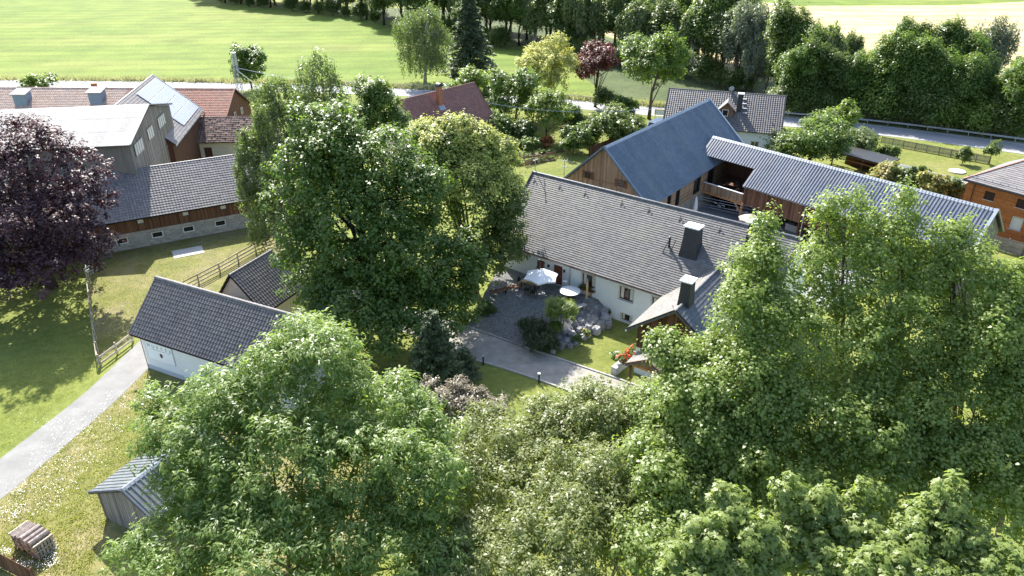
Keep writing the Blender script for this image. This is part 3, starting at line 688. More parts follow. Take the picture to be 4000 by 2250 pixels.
hb = MB(); boards(hb, fr['front'][0], X_, B.L-2*B.og, lambda a: (0, 2.55), .2, .03); tag(hb.build('lower_cladding', M['board_grey'], B.o), kind='stuff')
mb = MB(); mb.box2(fr['front'][0]+Vector((0, -.1, 2.56)), fr['front'][0]+Vector((B.L-2*B.og, -.001, 2.88))); mb.build('floor_beam', M['board_tan'], B.o)
O = fr['g0'][0]; wid = B.w+B.w2-2*B.oe
gb = MB(); boards(gb, O, -Y_, wid, lambda a: (0, B.ztop(B.w2-B.oe-a)), .19, .035); tag(gb.build('gable_cladding', M['board_tan'], B.o), kind='stuff')
for px, py in ((2298, 683), (2427, 717)):
    p = B.gablehit(px, py); a = (B.w2-B.oe)-p.y; z = p.z
    wn = window(B.o, O, -Y_, a-.42, z-.4, a+.42, z+.4, depth=.16, frame='frame_brown', mull=1, bars=0, sill=True, proud=.24, fw=.08)
    for sgn in (-1, 1):
        sb = MB(); sb.box(O-Y_*(a+sgn*.62)+Z_*z-X_*.08, (.05, .32, .85)); sb.build('shutter', M['board_brown'], wn)
mb = MB(); mb.box(O+Vector((-.07, -wid/2, B.e+1.55)), (.06, wid*.5, .12)); mb.build('rail_board', M['board_tan'], B.o)
roof = B.deck(M['dark'])
metal_cover(B, roof, -1, M['metal_blue'], 1.2, 4, .05); metal_cover(B, roof, 1, M['metal_blue'], 1.2, 4, .05)
ridge_flash(B, roof, M['metal_light'], .34); verge(B, roof, M['metal_blue'], 0, .34, .2); verge(B, roof, M['metal_light'], 1, .3, .2); gutter(B, -1)
mb = MB(); mb.box((14, -.02, 0), (.01, .01, .01))

# ------------------------------------------------------------------ long low barn with grey metal roof
B = Bld('long_shed', 'long timber shed with grey trapezoidal metal roof and open garages', 'shed', 25.57, 92.01, -49.58, 34, 4.28, 4.95, 8.48, og=.35, oe=.45)
LONG = B
xs = B.hit(2901, 726, (0, -B.w, B.e), (0, 0, 1)).x            # where the full slope begins
roof = B.deck(M['dark'], .12, xs)
rb = MB(); ym = -B.w*.52; zm = B.e+(B.r-B.e)*.48
rb.extrude([(0.6, ym, zm), (0.6, 0, B.r), (.6, 0, B.r-.14), (.6, ym, zm-.12)], (xs-.6, 0, 0)); rb.extrude([(0.6, B.w, B.e), (.6, 0, B.r-.001), (.6, 0, B.r-.14), (.6, B.w, B.e-.12)][::-1], (xs-.6, 0, 0))
roof_s = rb.build('balcony_roof', M['dark'], B.o)
sl = math.hypot(B.w, B.r-B.e)
metal_cover(B, roof, -1, M['metal_grey'], 1.07, 3, .07, x0=xs); metal_cover(B, roof, 1, M['metal_grey'], 1.07, 3, .07, x0=xs)
metal_cover(B, roof_s, -1, M['metal_grey'], 1.07, 3, .07, x0=.6, x1=xs, v0=sl*.48); metal_cover(B, roof_s, 1, M['metal_grey'], 1.07, 3, .07, x0=.6, x1=xs)
ridge_flash(B, roof, M['metal_light'], .36, .6); verge(B, roof, M['metal_light'], 1, .3, .18); gutter(B, -1, None, xs)
y0 = -(B.w-B.oe); H = B.ztop(y0); x1 = B.L-B.og; back = B.w2-B.oe
mb = MB(); mb.box2((.6, back-.12, 0), (x1, back, B.ztop(back))); mb.build('back_wall', M['board_brown'], B.o)
mb = MB(); mb.box2((x1-.1, y0, 0), (x1, back, H))
mb.add([(x1, y0, H), (x1, back, H), (x1, 0, B.r-.16)], [(0, 1, 2)]); mb.build('end_wall', M['board_grey'], B.o)
gb = MB(); boards(gb, (x1, y0, 0), Y_, back-y0, lambda a: (0, B.ztop(y0+a)), .2, .03); tag(gb.build('gable_cladding', M['board_grey'], B.o), kind='stuff')
gb = MB(); boards(gb, (xs, y0, 0), X_, x1-xs, lambda a: (2.45, H), .2, .03); tag(gb.build('front_cladding', M['board_brown'], B.o), kind='stuff')
mb = MB(); mb.box2((xs, y0+.001, 2.45), (x1, y0+.08, H)); mb.build('front_wall', M['shade'], B.o)
mb = MB(); mb.box2((1.0, y0, 2.5), (x1-.15, back-.15, 2.66)); mb.build('loft_floor', M['board_brown'], B.o)
for t in (xs+2.2, xs+7.5, xs+13, xs+18.5):
    if t < x1: mb = MB(); mb.box2((t, y0+.1, 0), (t+.12, back-.15, 2.49)); mb.build('partition', M['board_brown'], B.o)
bx0 = 1.2
gb = MB(); boards(gb, (bx0, y0-.1, 0), X_, xs-bx0, lambda a: (2.67, 3.75), .17, .03); tag(gb.build('balcony_boards', M['board_tan'], B.o), kind='stuff')
mb = MB(); mb.box2((bx0, y0-.16, 3.76), (xs, y0+.02, 3.84)); mb.build('hand_rail', M['capwhite'], B.o)
mb = MB(); mb.box2((bx0, y0-.2, 2.44), (xs+.2, y0-.02, 2.66)); mb.build('beam', M['timber'], B.o)
for t in (bx0+.2, xs+.05):
    mb = MB(); mb.box((t, y0-.1, 1.22), (.2, .2, 2.44)); mb.build('post', M['timber'], B.o)
for t, sg in ((bx0+.3, 1), (xs-.05, -1)):
    mb = MB(); mb.bar((t, y0-.1, 1.5), (t+sg*.9, y0-.1, 2.42), .14, .14); mb.build('brace', M['timber'], B.o)
for t in (xs+8.2, xs+16):
    mb = MB(); mb.tube([(t, y0-.35, 0), (t, y0-.35, 4.6), (t, -B.w-.02, 4.85)], [.05]*3, 6); mb.build('downpipe', M['zinc'], B.o)

# ------------------------------------------------------------------ white house with dormer
B = Bld('white_house', 'white house with dark brown tiled roof and wooden dormer near the road', 'house', 24.68, 115.29, -17.53, 17.61, 5.46, 4.92, 9.32)
wall, fr = shell(B, M['white'], front=[(9.5, 2.2, 10.7, 3.4), (13, 2.2, 14.2, 3.4)])
for q in ((9.5, 2.2, 10.7, 3.4), (13, 2.2, 14.2, 3.4)): window(B.o, *fr['front'], *q)
roof = B.deck(M['dark']); cover(B, roof, -1, pan_tile, .34, .36, M['tile_dark'], 0, objs=False); cover(B, roof, 1, pan_tile, .34, .36, M['tile_dark'], 0, objs=False)
ridge_caps(B, roof, M['tile_dark'], .45); verge(B, roof, M['dark'], 0, .1); verge(B, roof, M['dark'], 1, .1); gutter(B)
c = B.roofhit(2885, 440); ch = chimney(B, 'chimney', (c.x, c.y+.4, c.z), B.r+.35, .7, .7, flare=1.05, down=.6)
for k in range(4):
    p = B.roofhit(2908, 390+k*18); mb = MB(); mb.box(p+Z_*.12, (.6, .28, .05)); mb.build('roof_step', M['capwhite'], roof)
p = B.roofhit(2836, 455)                                     # dormer
db = MB(); dz = p.z; yb = p.y+2.6
db.box2((p.x-.95, p.y, dz-.4), (p.x+.95, yb, dz+1.2)); db.add([(p.x-.95, p.y, dz+1.2), (p.x+.95, p.y, dz+1.2), (p.x, p.y, dz+2.1)], [(0, 1, 2)])
dm = db.build('dormer', M['board_brown'], B.o)
for sg in (-1, 1):
    mb = MB(); mb.extrude([(p.x+sg*1.35, p.y-.4, dz+.95), (p.x, p.y-.4, dz+2.25), (p.x, p.y-.4, dz+2.12), (p.x+sg*1.35, p.y-.4, dz+.82)][::-sg], (0, 3.6, 0)); mb.build('dormer_roof', M['tile_grey'], dm)
window(dm, (p.x-.95, p.y, dz-.4), X_, .3, .45, 1.2, 1.45, depth=0, proud=.07, mull=0, sill=False, name='dormer_window')
mb = MB(); q = B.roofhit(2855, 368); mb.lathe([(.02, -.08), (.28, -.02), (.42, .08)], 12); sd_ = mb.build('satellite_dish', M['sign_grey'], roof); sd_.location = q+Vector((0, .2, .75)); sd_.rotation_euler = (math.radians(-75), 0, .3)
mb = MB(); mb.tube([q-Z_*.2, q+Vector((0, .2, .75))], [.03, .03], 5); mb.build('dish_pole', M['steel'], roof)

# ------------------------------------------------------------------ red-brown tiled house in the trees
B = Bld('red_roofed_house', 'house with brown-red tiled roof and brick chimney half hidden by trees', 'house', -16.69, 106.8, 48.95, 16.12, 5.23, 3.62, 9.44)
wall, fr = shell(B, M['cream'], front=[(4, 1.2, 5.2, 2.5), (9, 1.2, 10.2, 2.5)])
for q in ((4, 1.2, 5.2, 2.5), (9, 1.2, 10.2, 2.5)): window(B.o, *fr['front'], *q)
roof = B.deck(M['dark']); cover(B, roof, -1, pan_tile, .32, .36, M['tile_brownred'], 300); cover(B, roof, 1, pan_tile, .32, .36, M['tile_brownred'], 0, objs=False)
ridge_caps(B, roof, M['tile_brownred'], .42); verge(B, roof, M['tile_brownred'], 0, .12, .14); verge(B, roof, M['tile_brownred'], 1, .12, .14); gutter(B)
c = B.roofhit(1725, 418); chimney(B, 'chimney', (c.x, c.y+.35, c.z), B.r+1.1, .75, .62, 'brick', 1.03, None, down=.5)
mb = MB(); mb.extrude([(c.x+.52*math.cos(t), c.y-.05, B.r+1.12+.5*math.sin(t)) for t in np.linspace(0, math.pi, 9)][::-1], (0, .8, 0)); mb.build('chimney_hood', M['dark'], B.o)
fb = MB(); fb.box((c.x, c.y-.1, c.z-.05), (1.15, .9, .1), 0, 0, Matrix.Rotation(math.atan2(B.r-B.e, B.w), 3, 'X')); fb.build('flashing', M['metal_light'], roof)

# ------------------------------------------------------------------ left farmyard
B = Bld('long_red_roof_barn', 'long farm building with red tiled roof along the road', 'barn', -124.22, 118.71, -1.24, 80, 6.7, 4.68, 8.82)
wall, fr = shell(B, M['board_brown'])
roof = B.deck(M['dark']); xm = B.roofhit(478, 400).x
cover(B, roof, -1, pan_tile, .34, .36, M['tile_pale'], 0, x0=34, x1=xm, objs=False); cover(B, roof, -1, pan_tile, .68, .72, M['tile_pale'], 0, x1=34, objs=False); cover(B, roof, -1, pan_tile, .34, .36, M['tile_red'], 0, x0=xm, objs=False)
cover(B, roof, 1, pan_tile, .68, .72, M['tile_pale'], 0, objs=False)
ridge_caps(B, roof, M['tile_pale'], .8, .16); verge(B, roof, M['tile_red'], 1, .12)
for px, py in ((84, 415), (377, 408)):
    c = B.roofhit(px, py); mb = MB(); mb.box2((c.x-1.0, c.y, c.z-.6), (c.x+1.0, c.y+1.7, c.z+1.9)); v = mb.build('roof_ventilator', M['blue_box'], B.o)
    mb = MB(); mb.box((c.x, c.y+.85, c.z+2.05), (2.5, 2.2, .16), 0, 0, Matrix.Rotation(.22, 3, 'X')); mb.build('ventilator_cap', M['metal_pale'], v)
c = B.roofhit(368, 352); mb = MB(); mb.box2((c.x-.35, c.y, c.z-.4), (c.x+.35, c.y+.6, c.z+1.0)); mb.build('chimney', M['brick'], B.o)
for k in range(3):
    mb = MB(); q = Vector((B.L-B.og, -1.5+k*1.6, 5.2)); window(B.o, (B.L-B.og, -4.5+k*3.0, 4.4), Y_, 0, 0, .8, 1.0, depth=0, proud=.07, mull=0, sill=True)

B = Bld('grey_metal_barn', 'tall weathered timber barn with pale corrugated roof behind the copper beech', 'barn', -75.98*1.085, 77.02*1.085, 9.61, 35*1.085, 9*1.085, 10.72, 12.95, og=.35, oe=.4)
wall, fr = shell(B, M['board_grey'])
gb = MB(); boards(gb, fr['g1'][0], Y_, 2*(B.w-B.oe), lambda a: (0, B.ztop(a-(B.w-B.oe))), .24, .04); tag(gb.build('gable_cladding', M['board_grey'], B.o), kind='stuff')
for (px, py, n_) in ((540, 574, 4), (585, 518, 3), (628, 472, 4)):
    p = B.gablehit(px, py, 1); O = Vector((B.L-B.og, p.y-n_*.42, p.z-.75))
    window(B.o, O, Y_, 0, 0, n_*.84, 1.5, depth=0, proud=.09, mull=n_-1, sill=True, pane='curtain', frame='board_grey')
mb = MB(); mb.box2((B.L-B.og+.04, -(B.w-B.oe), 6.4), (B.L-B.og+.1, B.w-B.oe, 6.55)); mb.build('rail_board', M['board_grey'], B.o)
roof = B.deck(M['shade'], .1); metal_cover(B, roof, -1, M['metal_pale'], 1.1, 6, .05, prof='wave', rows=3); metal_cover(B, roof, 1, M['metal_pale'], 2.2, 6, .05, prof='wave', rows=2)
ridge_flash(B, roof, M['metal_light'], .4); verge(B, roof, M['metal_pale'], 1, .16, .12); gutter(B)
B = Bld('solar_barn', 'barn with dark tiled roof carrying a block of solar panels', 'barn', -54.39, 111.73, -79.77, 19, 6.28, 6.52, 12.1, og=.4, oe=.5)
wall, fr = shell(B, M['board_brown']); roof = B.deck(M['dark'])
cover(B, roof, 1, pan_tile, .34, .38, M['tile_grey'], 0, objs=False); cover(B, roof, -1, pan_tile, .34, .38, M['tile_grey'], 0, objs=False); ridge_caps(B, roof, M['tile_grey'], .45)
verge(B, roof, M['metal_light'], 0, .12); gutter(B, 1); gutter(B, -1)
O, u, v, sl = B.plane(1); nn = u.cross(v); pw, ph = 1.06, 1.72
fm = MB(); fm.box((pw/2, ph/2, .02), (pw-.02, ph-.03, .04)); fme = fm.mesh('solar_panel', M['frame_white'])
gm = MB(); gm.box((pw/2, ph/2, .044), (pw-.09, ph-.1, .006)); gme = gm.mesh('panel_glass', M['pv'])
for j in range(4):
    for i in range(10):
        p = O+u*(B.L-.75-(i+1)*pw)+v*(.75+j*(ph+.06))+nn*.16
        m = Matrix.Identity(4)
        for r_ in range(3): m[r_][0], m[r_][1], m[r_][2], m[r_][3] = u[r_], v[r_], nn[r_], p[r_]
        so = link('solar_panel', fme, roof); so.matrix_local = m; link('panel_glass', gme, roof).matrix_local = m

B = Bld('mossy_shed', 'small plastered shed with old mottled mossy tile roof', 'shed', -49.4, 111.28, 3.98, 12.5, 4.06, 2.91, 5.72)
wall, fr = shell(B, M['cream'], front=[(1.5, 0, 2.7, 2.0)]); mb = MB(); mb.box2(fr['front'][0]+Vector((1.55, .1, .02)), fr['front'][0]+Vector((2.65, .15, 1.98))); mb.build('door', M['board_brown'], B.o)
roof = B.deck(M['shade']); cover(B, roof, -1, pan_tile, .4, .38, M['tile_moss'], 0, jit=.04, objs=False); cover(B, roof, 1, pan_tile, .8, .76, M['tile_moss'], 0, objs=False); ridge_caps(B, roof, M['tile_moss'], .5); gutter(B)

B = Bld('stable', 'long low stable with grey tiled roof, dark boards and block base', 'stable', -50.55, 77.72, 28.98, 28, 5.87, 3.61, 7.56, og=.4, oe=.5)
B.hide = lambda x, y: x < 470 or x > 930
y0 = -(B.w-B.oe); ops = []
def wa(px, py): p = B.wallhit(px, py); return p.x-B.og
for px, py in ((480, 953), (618, 927), (738, 899), (862, 875)): a = wa(px, py); ops.append((a-.62, .75, a+.62, 1.5))
ups = []
for px, py in ((548, 868), (724, 834), (871, 804)): a = wa(px, py); ups.append((a-.36, 2.85, a+.36, 3.4))
wall, fr = shell(B, M['block'], front=ops+ups, depth=.2); O = fr['front'][0]
for q in ops: window(B.o, O, X_, *q, depth=.14, fw=.1, mull=0, sill=False)
for q in ups: window(B.o, O, X_, *q, depth=.14, fw=.07, mull=1, bars=1, sill=False, pane='curtain')
hb = MB(); boards(hb, O, X_, B.L-2*B.og, lambda a: (1.95, B.ztop(y0)), .2, .035, skip=ups); tag(hb.build('front_cladding', M['board_brown'], B.o), kind='stuff')
bm = MB(); bm.box((.25, 0, .115), (.485, .05, .215)); bme = bm.mesh('wall_block', M['block'])
for j in range(8):
    for i in range(54):
        a = i*.5+(.25 if j % 2 else 0); 
        if a+.5 > B.L-2*B.og or any(q[0]-.02 < a+.5 and a < q[2]+.02 and q[1]-.2 < j*.24 < q[3] for q in ops): continue
        w_ = link('wall_block', bme, wall); w_.location = O+Vector((a, -.022-random.uniform(0, .012), j*.24+.01))
roof = B.deck(M['shade']); cover(B, roof, -1, pan_tile, .33, .36, M['tile_grey'], 300); cover(B, roof, 1, pan_tile, .66, .72, M['tile_grey'], 0, objs=False); ridge_caps(B, roof, M['tile_grey'], .42); gutter(B, -1, M['dark'])

# ------------------------------------------------------------------ museum garages
B = Bld('sign_garage', 'white garage with dark tiled roof and the lettered sign on its front', 'garage', -30.33, 54.78, -25.62, 17, 3.71, 3.38, 6.93, og=1.0, oe=.3)
B.hide = lambda x, y: x > 1150 or y > 1420 or (x-500)*.55+(y-1100) > 480
wall, fr = shell(B, M['white']); O = fr['front'][0]
mb = MB(); mb.box2(O+Vector((-.02, -.03, 0)), O+Vector((B.L-2*B.og, -.002, .45))); mb.build('plinth', M['plinth'], B.o)
mb = MB(); mb.tube([(B.og-.06, -(B.w-B.oe)-.06, 0), (B.og-.06, -(B.w-B.oe)-.06, 3.1)], [.05, .05]); mb.build('downpipe', M['zinc'], B.o)
roof = B.deck(M['frame_brown']); cover(B, roof, -1, pan_tile, .3, .34, M['tile_dark'], 300); cover(B, roof, 1, pan_tile, .3, .34, M['tile_dark'], 0, objs=False)
ridge_caps(B, roof, M['tile_grey'], .36, .15); gutter(B, -1, M['dark'])
pm = MB(); pm.box2(O+Vector((.45, -.05, 1.25)), O+Vector((3.5, -.02, 2.95))); sign = pm.build('sign_board', M['sign_white'], B.o)
fb = MB()
for a0, z0, a1, z1 in ((.45, 2.9, 3.5, 2.94), (3.46, 1.2, 3.5, 2.94)): fb.box2(O+Vector((a0, -.06, z0)), O+Vector((a1, -.051, z1)))
fb.build('sign_border', M['sign_grey'], sign)
def text_mesh(s, size, ext=.004):
    cu = bpy.data.curves.new('t', 'FONT'); cu.body = s; cu.size = size; cu.extrude = ext; cu.align_x = 'CENTER'; cu.space_character = 1.0
    to = bpy.data.objects.new('t', cu); COL.objects.link(to); bpy.context.view_layer.update()
    me = bpy.data.meshes.new_from_object(to.evaluated_get(bpy.context.evaluated_depsgraph_get())); bpy.data.objects.remove(to); me.materials.clear(); return me
for i, ch_ in enumerate('MUSSEA'):
    me = text_mesh(ch_, .42); me.materials.append(M['sign_grey']); t = link('letter', me, sign); t.location = O+Vector((.75+i*.5, -.056, 2.42)); t.rotation_euler = (math.pi/2, 0, 0)
mb = MB()
for i in range(26):
    if i % 7 != 6: mb.box2(O+Vector((1.0+i*.085, -.055, 2.26)), O+Vector((1.06+i*.085, -.051, 2.26+random.choice((.05, .07, .04)))))
mb.build('small_print', M['sign_grey'], sign)
mb = MB()
for i, (dx, dz, s_) in enumerate(((0, 0, .1), (.11, .05, .085), (-.1, .06, .08), (.05, -.11, .085), (-.07, -.1, .075), (.02, .13, .07), (.13, -.08, .065), (-.02, -.19, .06))):
    c = O+Vector((2.0+dx, -.056, 1.85+dz)); k = 7; mb.add([c+Vector((s_*math.cos(q), 0, s_*1.15*math.sin(q))) for q in np.linspace(0, 2*math.pi, k, endpoint=False)], [tuple(range(k))])
mb.build('emblem', M['dark'], sign)

B = Bld('rear_garage', 'cream garage with dark tiled roof standing behind the sign garage', 'garage', -27.73+7.4*.3888, 49.79+7.4*.9213, 67.12, 5.6, 2.44*1.3, 2.94, 6.58-.4, og=.3, oe=.3, w2=2.44)
B.hide = lambda x, y: x < 790 or y > 1200
wall, fr = shell(B, M['cream']); roof = B.deck(M['shade'])
cover(B, roof, -1, pan_tile, .3, .34, M['tile_dark'], 300); cover(B, roof, 1, pan_tile, .6, .68, M['tile_dark'], 0, objs=False); ridge_caps(B, roof, M['tile_dark'], .36); gutter(B, -1, M['dark'])
mb = MB(); mb.tube([(B.L-.5, -(B.w-B.oe)-.06, 0), (B.L-.5, -(B.w-B.oe)-.06, 2.7)], [.05, .05]); mb.build('downpipe', M['zinc'], B.o)

# ------------------------------------------------------------------ small shed in the foreground
B = Bld('garden_shed', 'small board-clad shed with grey seamed metal roof by the path', 'shed', -23.51, 32.64, 65.06, 7, 2.15, 2.26, 3.83, w2=3.45, og=.3, oe=.4)
wall, fr = shell(B, M['shade'])
O = fr['g0'][0]; gb = MB(); boards(gb, O, -Y_, B.w+B.w2-2*B.oe, lambda a: (0.02, B.ztop(B.w2-B.oe-a)), .21, .04, gap=.03); tag(gb.build('gable_cladding', M['board_grey'], B.o), kind='stuff')
gb = MB(); boards(gb, fr['front'][0], X_, B.L-2*B.og, lambda a: (.02, B.ztop(-(B.w-B.oe))), .21, .04, gap=.03); boards(gb, fr['back'][0], -X_, B.L-2*B.og, lambda a: (.02, B.ztop(B.w2-B.oe)), .21, .04, gap=.03); tag(gb.build('side_cladding', M['board_grey'], B.o), kind='stuff')
roof = B.deck(M['dark'], .1); metal_cover(B, roof, -1, M['metal_shed'], 1.0, 3, .05); metal_cover(B, roof, 1, M['metal_shed'], 1.0, 3, .05); ridge_flash(B, roof, M['metal_light'], .2); verge(B, roof, M['metal_grey'], 0, .12, .14)

# ------------------------------------------------------------------ orange timber house, metal annex, carport
oc = P(3764, 698, 6.2); od = P(4000, 762, 6.2); oa = math.degrees(math.atan2(od[1]-oc[1], od[0]-oc[0]))
B = Bld('larch_house', 'orange larch-clad house with brown shingled hip roof at the right edge', 'house', oc[0], oc[1], oa, 12, .1, 6.2, 9.4, og=0, oe=0)
D_ = 11.0; o_ = .45
ops = []
for px, py, ww, hh in ((3865, 765, 1.15, 1.05), (3992, 797, 1.15, 1.05), (3970, 872, 1.25, 1.6)):
    p = B.hit(px, py, (0, o_, 0), (0, 1, 0)); ops.append((p.x-o_-ww/2, p.z-hh/2, p.x-o_+ww/2, p.z+hh/2))
mb = MB(); O = Vector((o_, o_, 0)); wall_grid(mb, O, X_, 6.2, 12-2*o_, ops, .2); wall_grid(mb, (o_, D_-o_, 0), -Y_, 6.2, D_-2*o_, []); wall_grid(mb, (12-o_, o_, 0), Y_, 6.2, D_-2*o_, []); wall_grid(mb, (12-o_, D_-o_, 0), -X_, 6.2, 12-2*o_, [])
mb.build('wall', M['board_orange'], B.o)
hb = MB(); hboards(hb, O, X_, 12-2*o_, .3, 6.15, .15, .03, skip=ops); hboards(hb, (o_, D_-o_, 0), -Y_, D_-2*o_, .3, 6.15, .15, .03); tag(hb.build('cladding', M['board_orange'], B.o), kind='stuff')
for q in ops: window(B.o, O, X_, *q, depth=.2, fw=.06, mull=0, pane='curtain' if q is ops[2] else 'glass', frame='frame_white' if q is ops[2] else 'dark')
rx0, rx1 = 5.4, 6.6
vs = [(0, 0, 6.2), (12, 0, 6.2), (12, D_, 6.2), (0, D_, 6.2), (rx0, D_/2, 9.6), (rx1, D_/2, 9.6)]
mb = MB(); mb.add(vs+[(x, y, z-.14) for x, y, z in vs[:4]], [(0, 1, 5, 4), (1, 2, 5), (2, 3, 4, 5), (3, 0, 4), (6, 9, 8, 7), (0, 6, 7, 1), (1, 7, 8, 2), (2, 8, 9, 3), (3, 9, 6, 0)]); roof = mb.build('roof', M['slate_dark'], B.o)
def hip_shingles(A, Bp, C, Dp, tw, th):
    A, Bp, C, Dp = map(Vector, (A, Bp, C, Dp)); u = (Bp-A).normalized(); v0 = (Dp-A); v = (v0-u*v0.dot(u)); H_ = v.length; v.normalize(); n = u.cross(v); Lb = (Bp-A).length
    l1 = (Dp-A).dot(u); r1 = (C-A).dot(u); vs, fs = flat_tile(tw, th); ms = []
    for j in range(int(H_/th)):
        t0 = j*th/H_; xa, xb = l1*t0, Lb+(r1-Lb)*t0
        for i in range(int((xb-xa)/tw)):
            p = A+u*(xa+i*tw)+v*(j*th)+n*(.006+random.uniform(0, .006)); m = np.eye(4); m[:3, 0], m[:3, 1], m[:3, 2], m[:3, 3] = u, v, n, p; ms.append(m)
    ms = np.array(ms); tag(link('roof_tiles', tile_copies('roof_tiles', vs, fs, ms, M['tile_grey'], rng.random(len(ms))), roof), kind='stuff')
hip_shingles(vs[0], vs[1], vs[5], vs[4], .6, .3); hip_shingles(vs[3], vs[0], vs[4], vs[4], .6, .3)
for k in range(14):
    t = k/14; p = Vector(vs[0]).lerp(Vector(vs[4]), t); q = Vector(vs[0]).lerp(Vector(vs[4]), t+.08); mb = MB(); mb.bar(p+Z_*.06, q+Z_*.05, .26, .06); mb.build('hip_tile', M['tile_brownred'], roof)
mb = MB(); mb.tube([(0.2, .45, 6.55), (11.8, .45, 6.55)], [.02, .02], 5); mb.tube([(0.2, .45, 6.7), (11.8, .45, 6.7)], [.02, .02], 5)
for k in range(14): mb.bar((.3+k*.87, .45, 6.4), (.3+k*.87, .45, 6.75), .04, .03)
mb.build('snow_guard', M['zinc'], roof)
mb = MB(); mb.box2((-.02, -.16, 6.02), (12.02, -.01, 6.15)); mb.build('gutter', M['dark'], B.o)
mb = MB(); mb.tube([(1.3, .3, 0), (1.3, .3, 6.0)], [.05, .05]); mb.build('downpipe', M['dark'], B.o)

rp0, rp1 = P(3472, 633, 3.2), P(3770, 706, 3.2); an = math.degrees(math.atan2(rp1[1]-rp0[1], rp1[0]-rp0[0]))
B = Bld('metal_roofed_annex', 'low annex with shallow pale metal roof beside the larch house', 'shed', rp0[0], rp0[1], an, float(np.hypot(rp1[0]-rp0[0], rp1[1]-rp0[1]))+.5, 4.2, 2.45, 3.2, w2=2.6, og=.2, oe=.2)
shell(B, M['board_brown']); roof = B.deck(M['dark'], .08); metal_cover(B, roof, -1, M['metal_pale'], 1.0, 4, .05); metal_cover(B, roof, 1, M['metal_light'], 1.0, 4, .05); ridge_flash(B, roof, M['metal_light'], .2)
q0, q1 = P(3291, 600, 2.7), P(3417, 633, 2.7); an = math.atan2(q1[1]-q0[1], q1[0]-q0[0]); ln = float(np.hypot(*(q1-q0)[:2]))+1.5
cp = thing('carport', 'dark flat-roofed carport with brown lattice front behind the long shed', 'carport', (q0[0], q0[1], 0), an)
mb = MB(); mb.box2((-1.5, -.2, 2.6), (ln, 4.2, 2.78)); mb.build('roof', M['dark'], cp)
for x in (-1.3, ln/2, ln-.2):
    for y in (0, 4.0): mb = MB(); mb.box((x, y, 1.3), (.14, .14, 2.6)); mb.build('post', M['board_brown'], cp)
mb = MB(); mb.box2((-1.4, 3.95, 0), (ln-.1, 4.02, 2.6)); mb.build('back_wall', M['board_brown'], cp)
for z in (.8, 1.9, 2.5): mb = MB(); mb.box2((-1.4, -.09, z), (ln-.1, -.04, z+.1)); mb.build('rail', M['timber'], cp)

# ------------------------------------------------------------------ trees
def unit(a): return a/np.maximum(np.linalg.norm(a, axis=-1, keepdims=True), 1e-9)
def BL(px, py, Y, rpx, rpy):
    c = PY(px, py, Y); d = depth(c); r = rpx*d/F_PX; v = rpy*d/F_PX
    rz = math.sqrt(max(v*v-(r*.44)**2, (.45*v)**2))/.9
    return (c, np.array([r, r*.95, rz]))
def auto_blobs(c, R, Rz, k, seed, top=1.0):
    g_ = np.random.default_rng(seed); out = [(np.array(c, float), np.array([R*.72, R*.72, Rz*.8]))]
    for i in range(k):
        t = 2*math.pi*(i/k)+g_.uniform(-.4, .4); ph = g_.uniform(-.75, .95); q = math.sqrt(max(0, 1-ph*ph*.8))
        f = g_.uniform(.48, .66); rr = g_.uniform(.34, .5)
        out.append((np.array([c[0]+R*f*q*math.cos(t), c[1]+R*f*q*math.sin(t), c[2]+Rz*.62*ph]), np.array([R*rr, R*rr, max(Rz*rr*.8, R*rr*.7)])))
    return out
def fractal(blobs, seed, k=9, cut=0.0, flat=1.0, q0=.26, q1=.46, ov=.0):
    g_ = np.random.default_rng(seed+77); out = []
    for c, r in blobs:
        r = np.maximum(r-cut, r*.55); out.append((c, r*.66))
        d = unit(g_.normal(size=(k, 3))+np.array([0, 0, .25])); f = g_.uniform(.5, .78, k)+ov; q = g_.uniform(q0, q1, k)
        for i in range(k): out.append((c+r*d[i]*f[i], np.maximum(r*q[i], r.mean()*q[i]*.8)*np.array([1, 1, flat])))
    return out
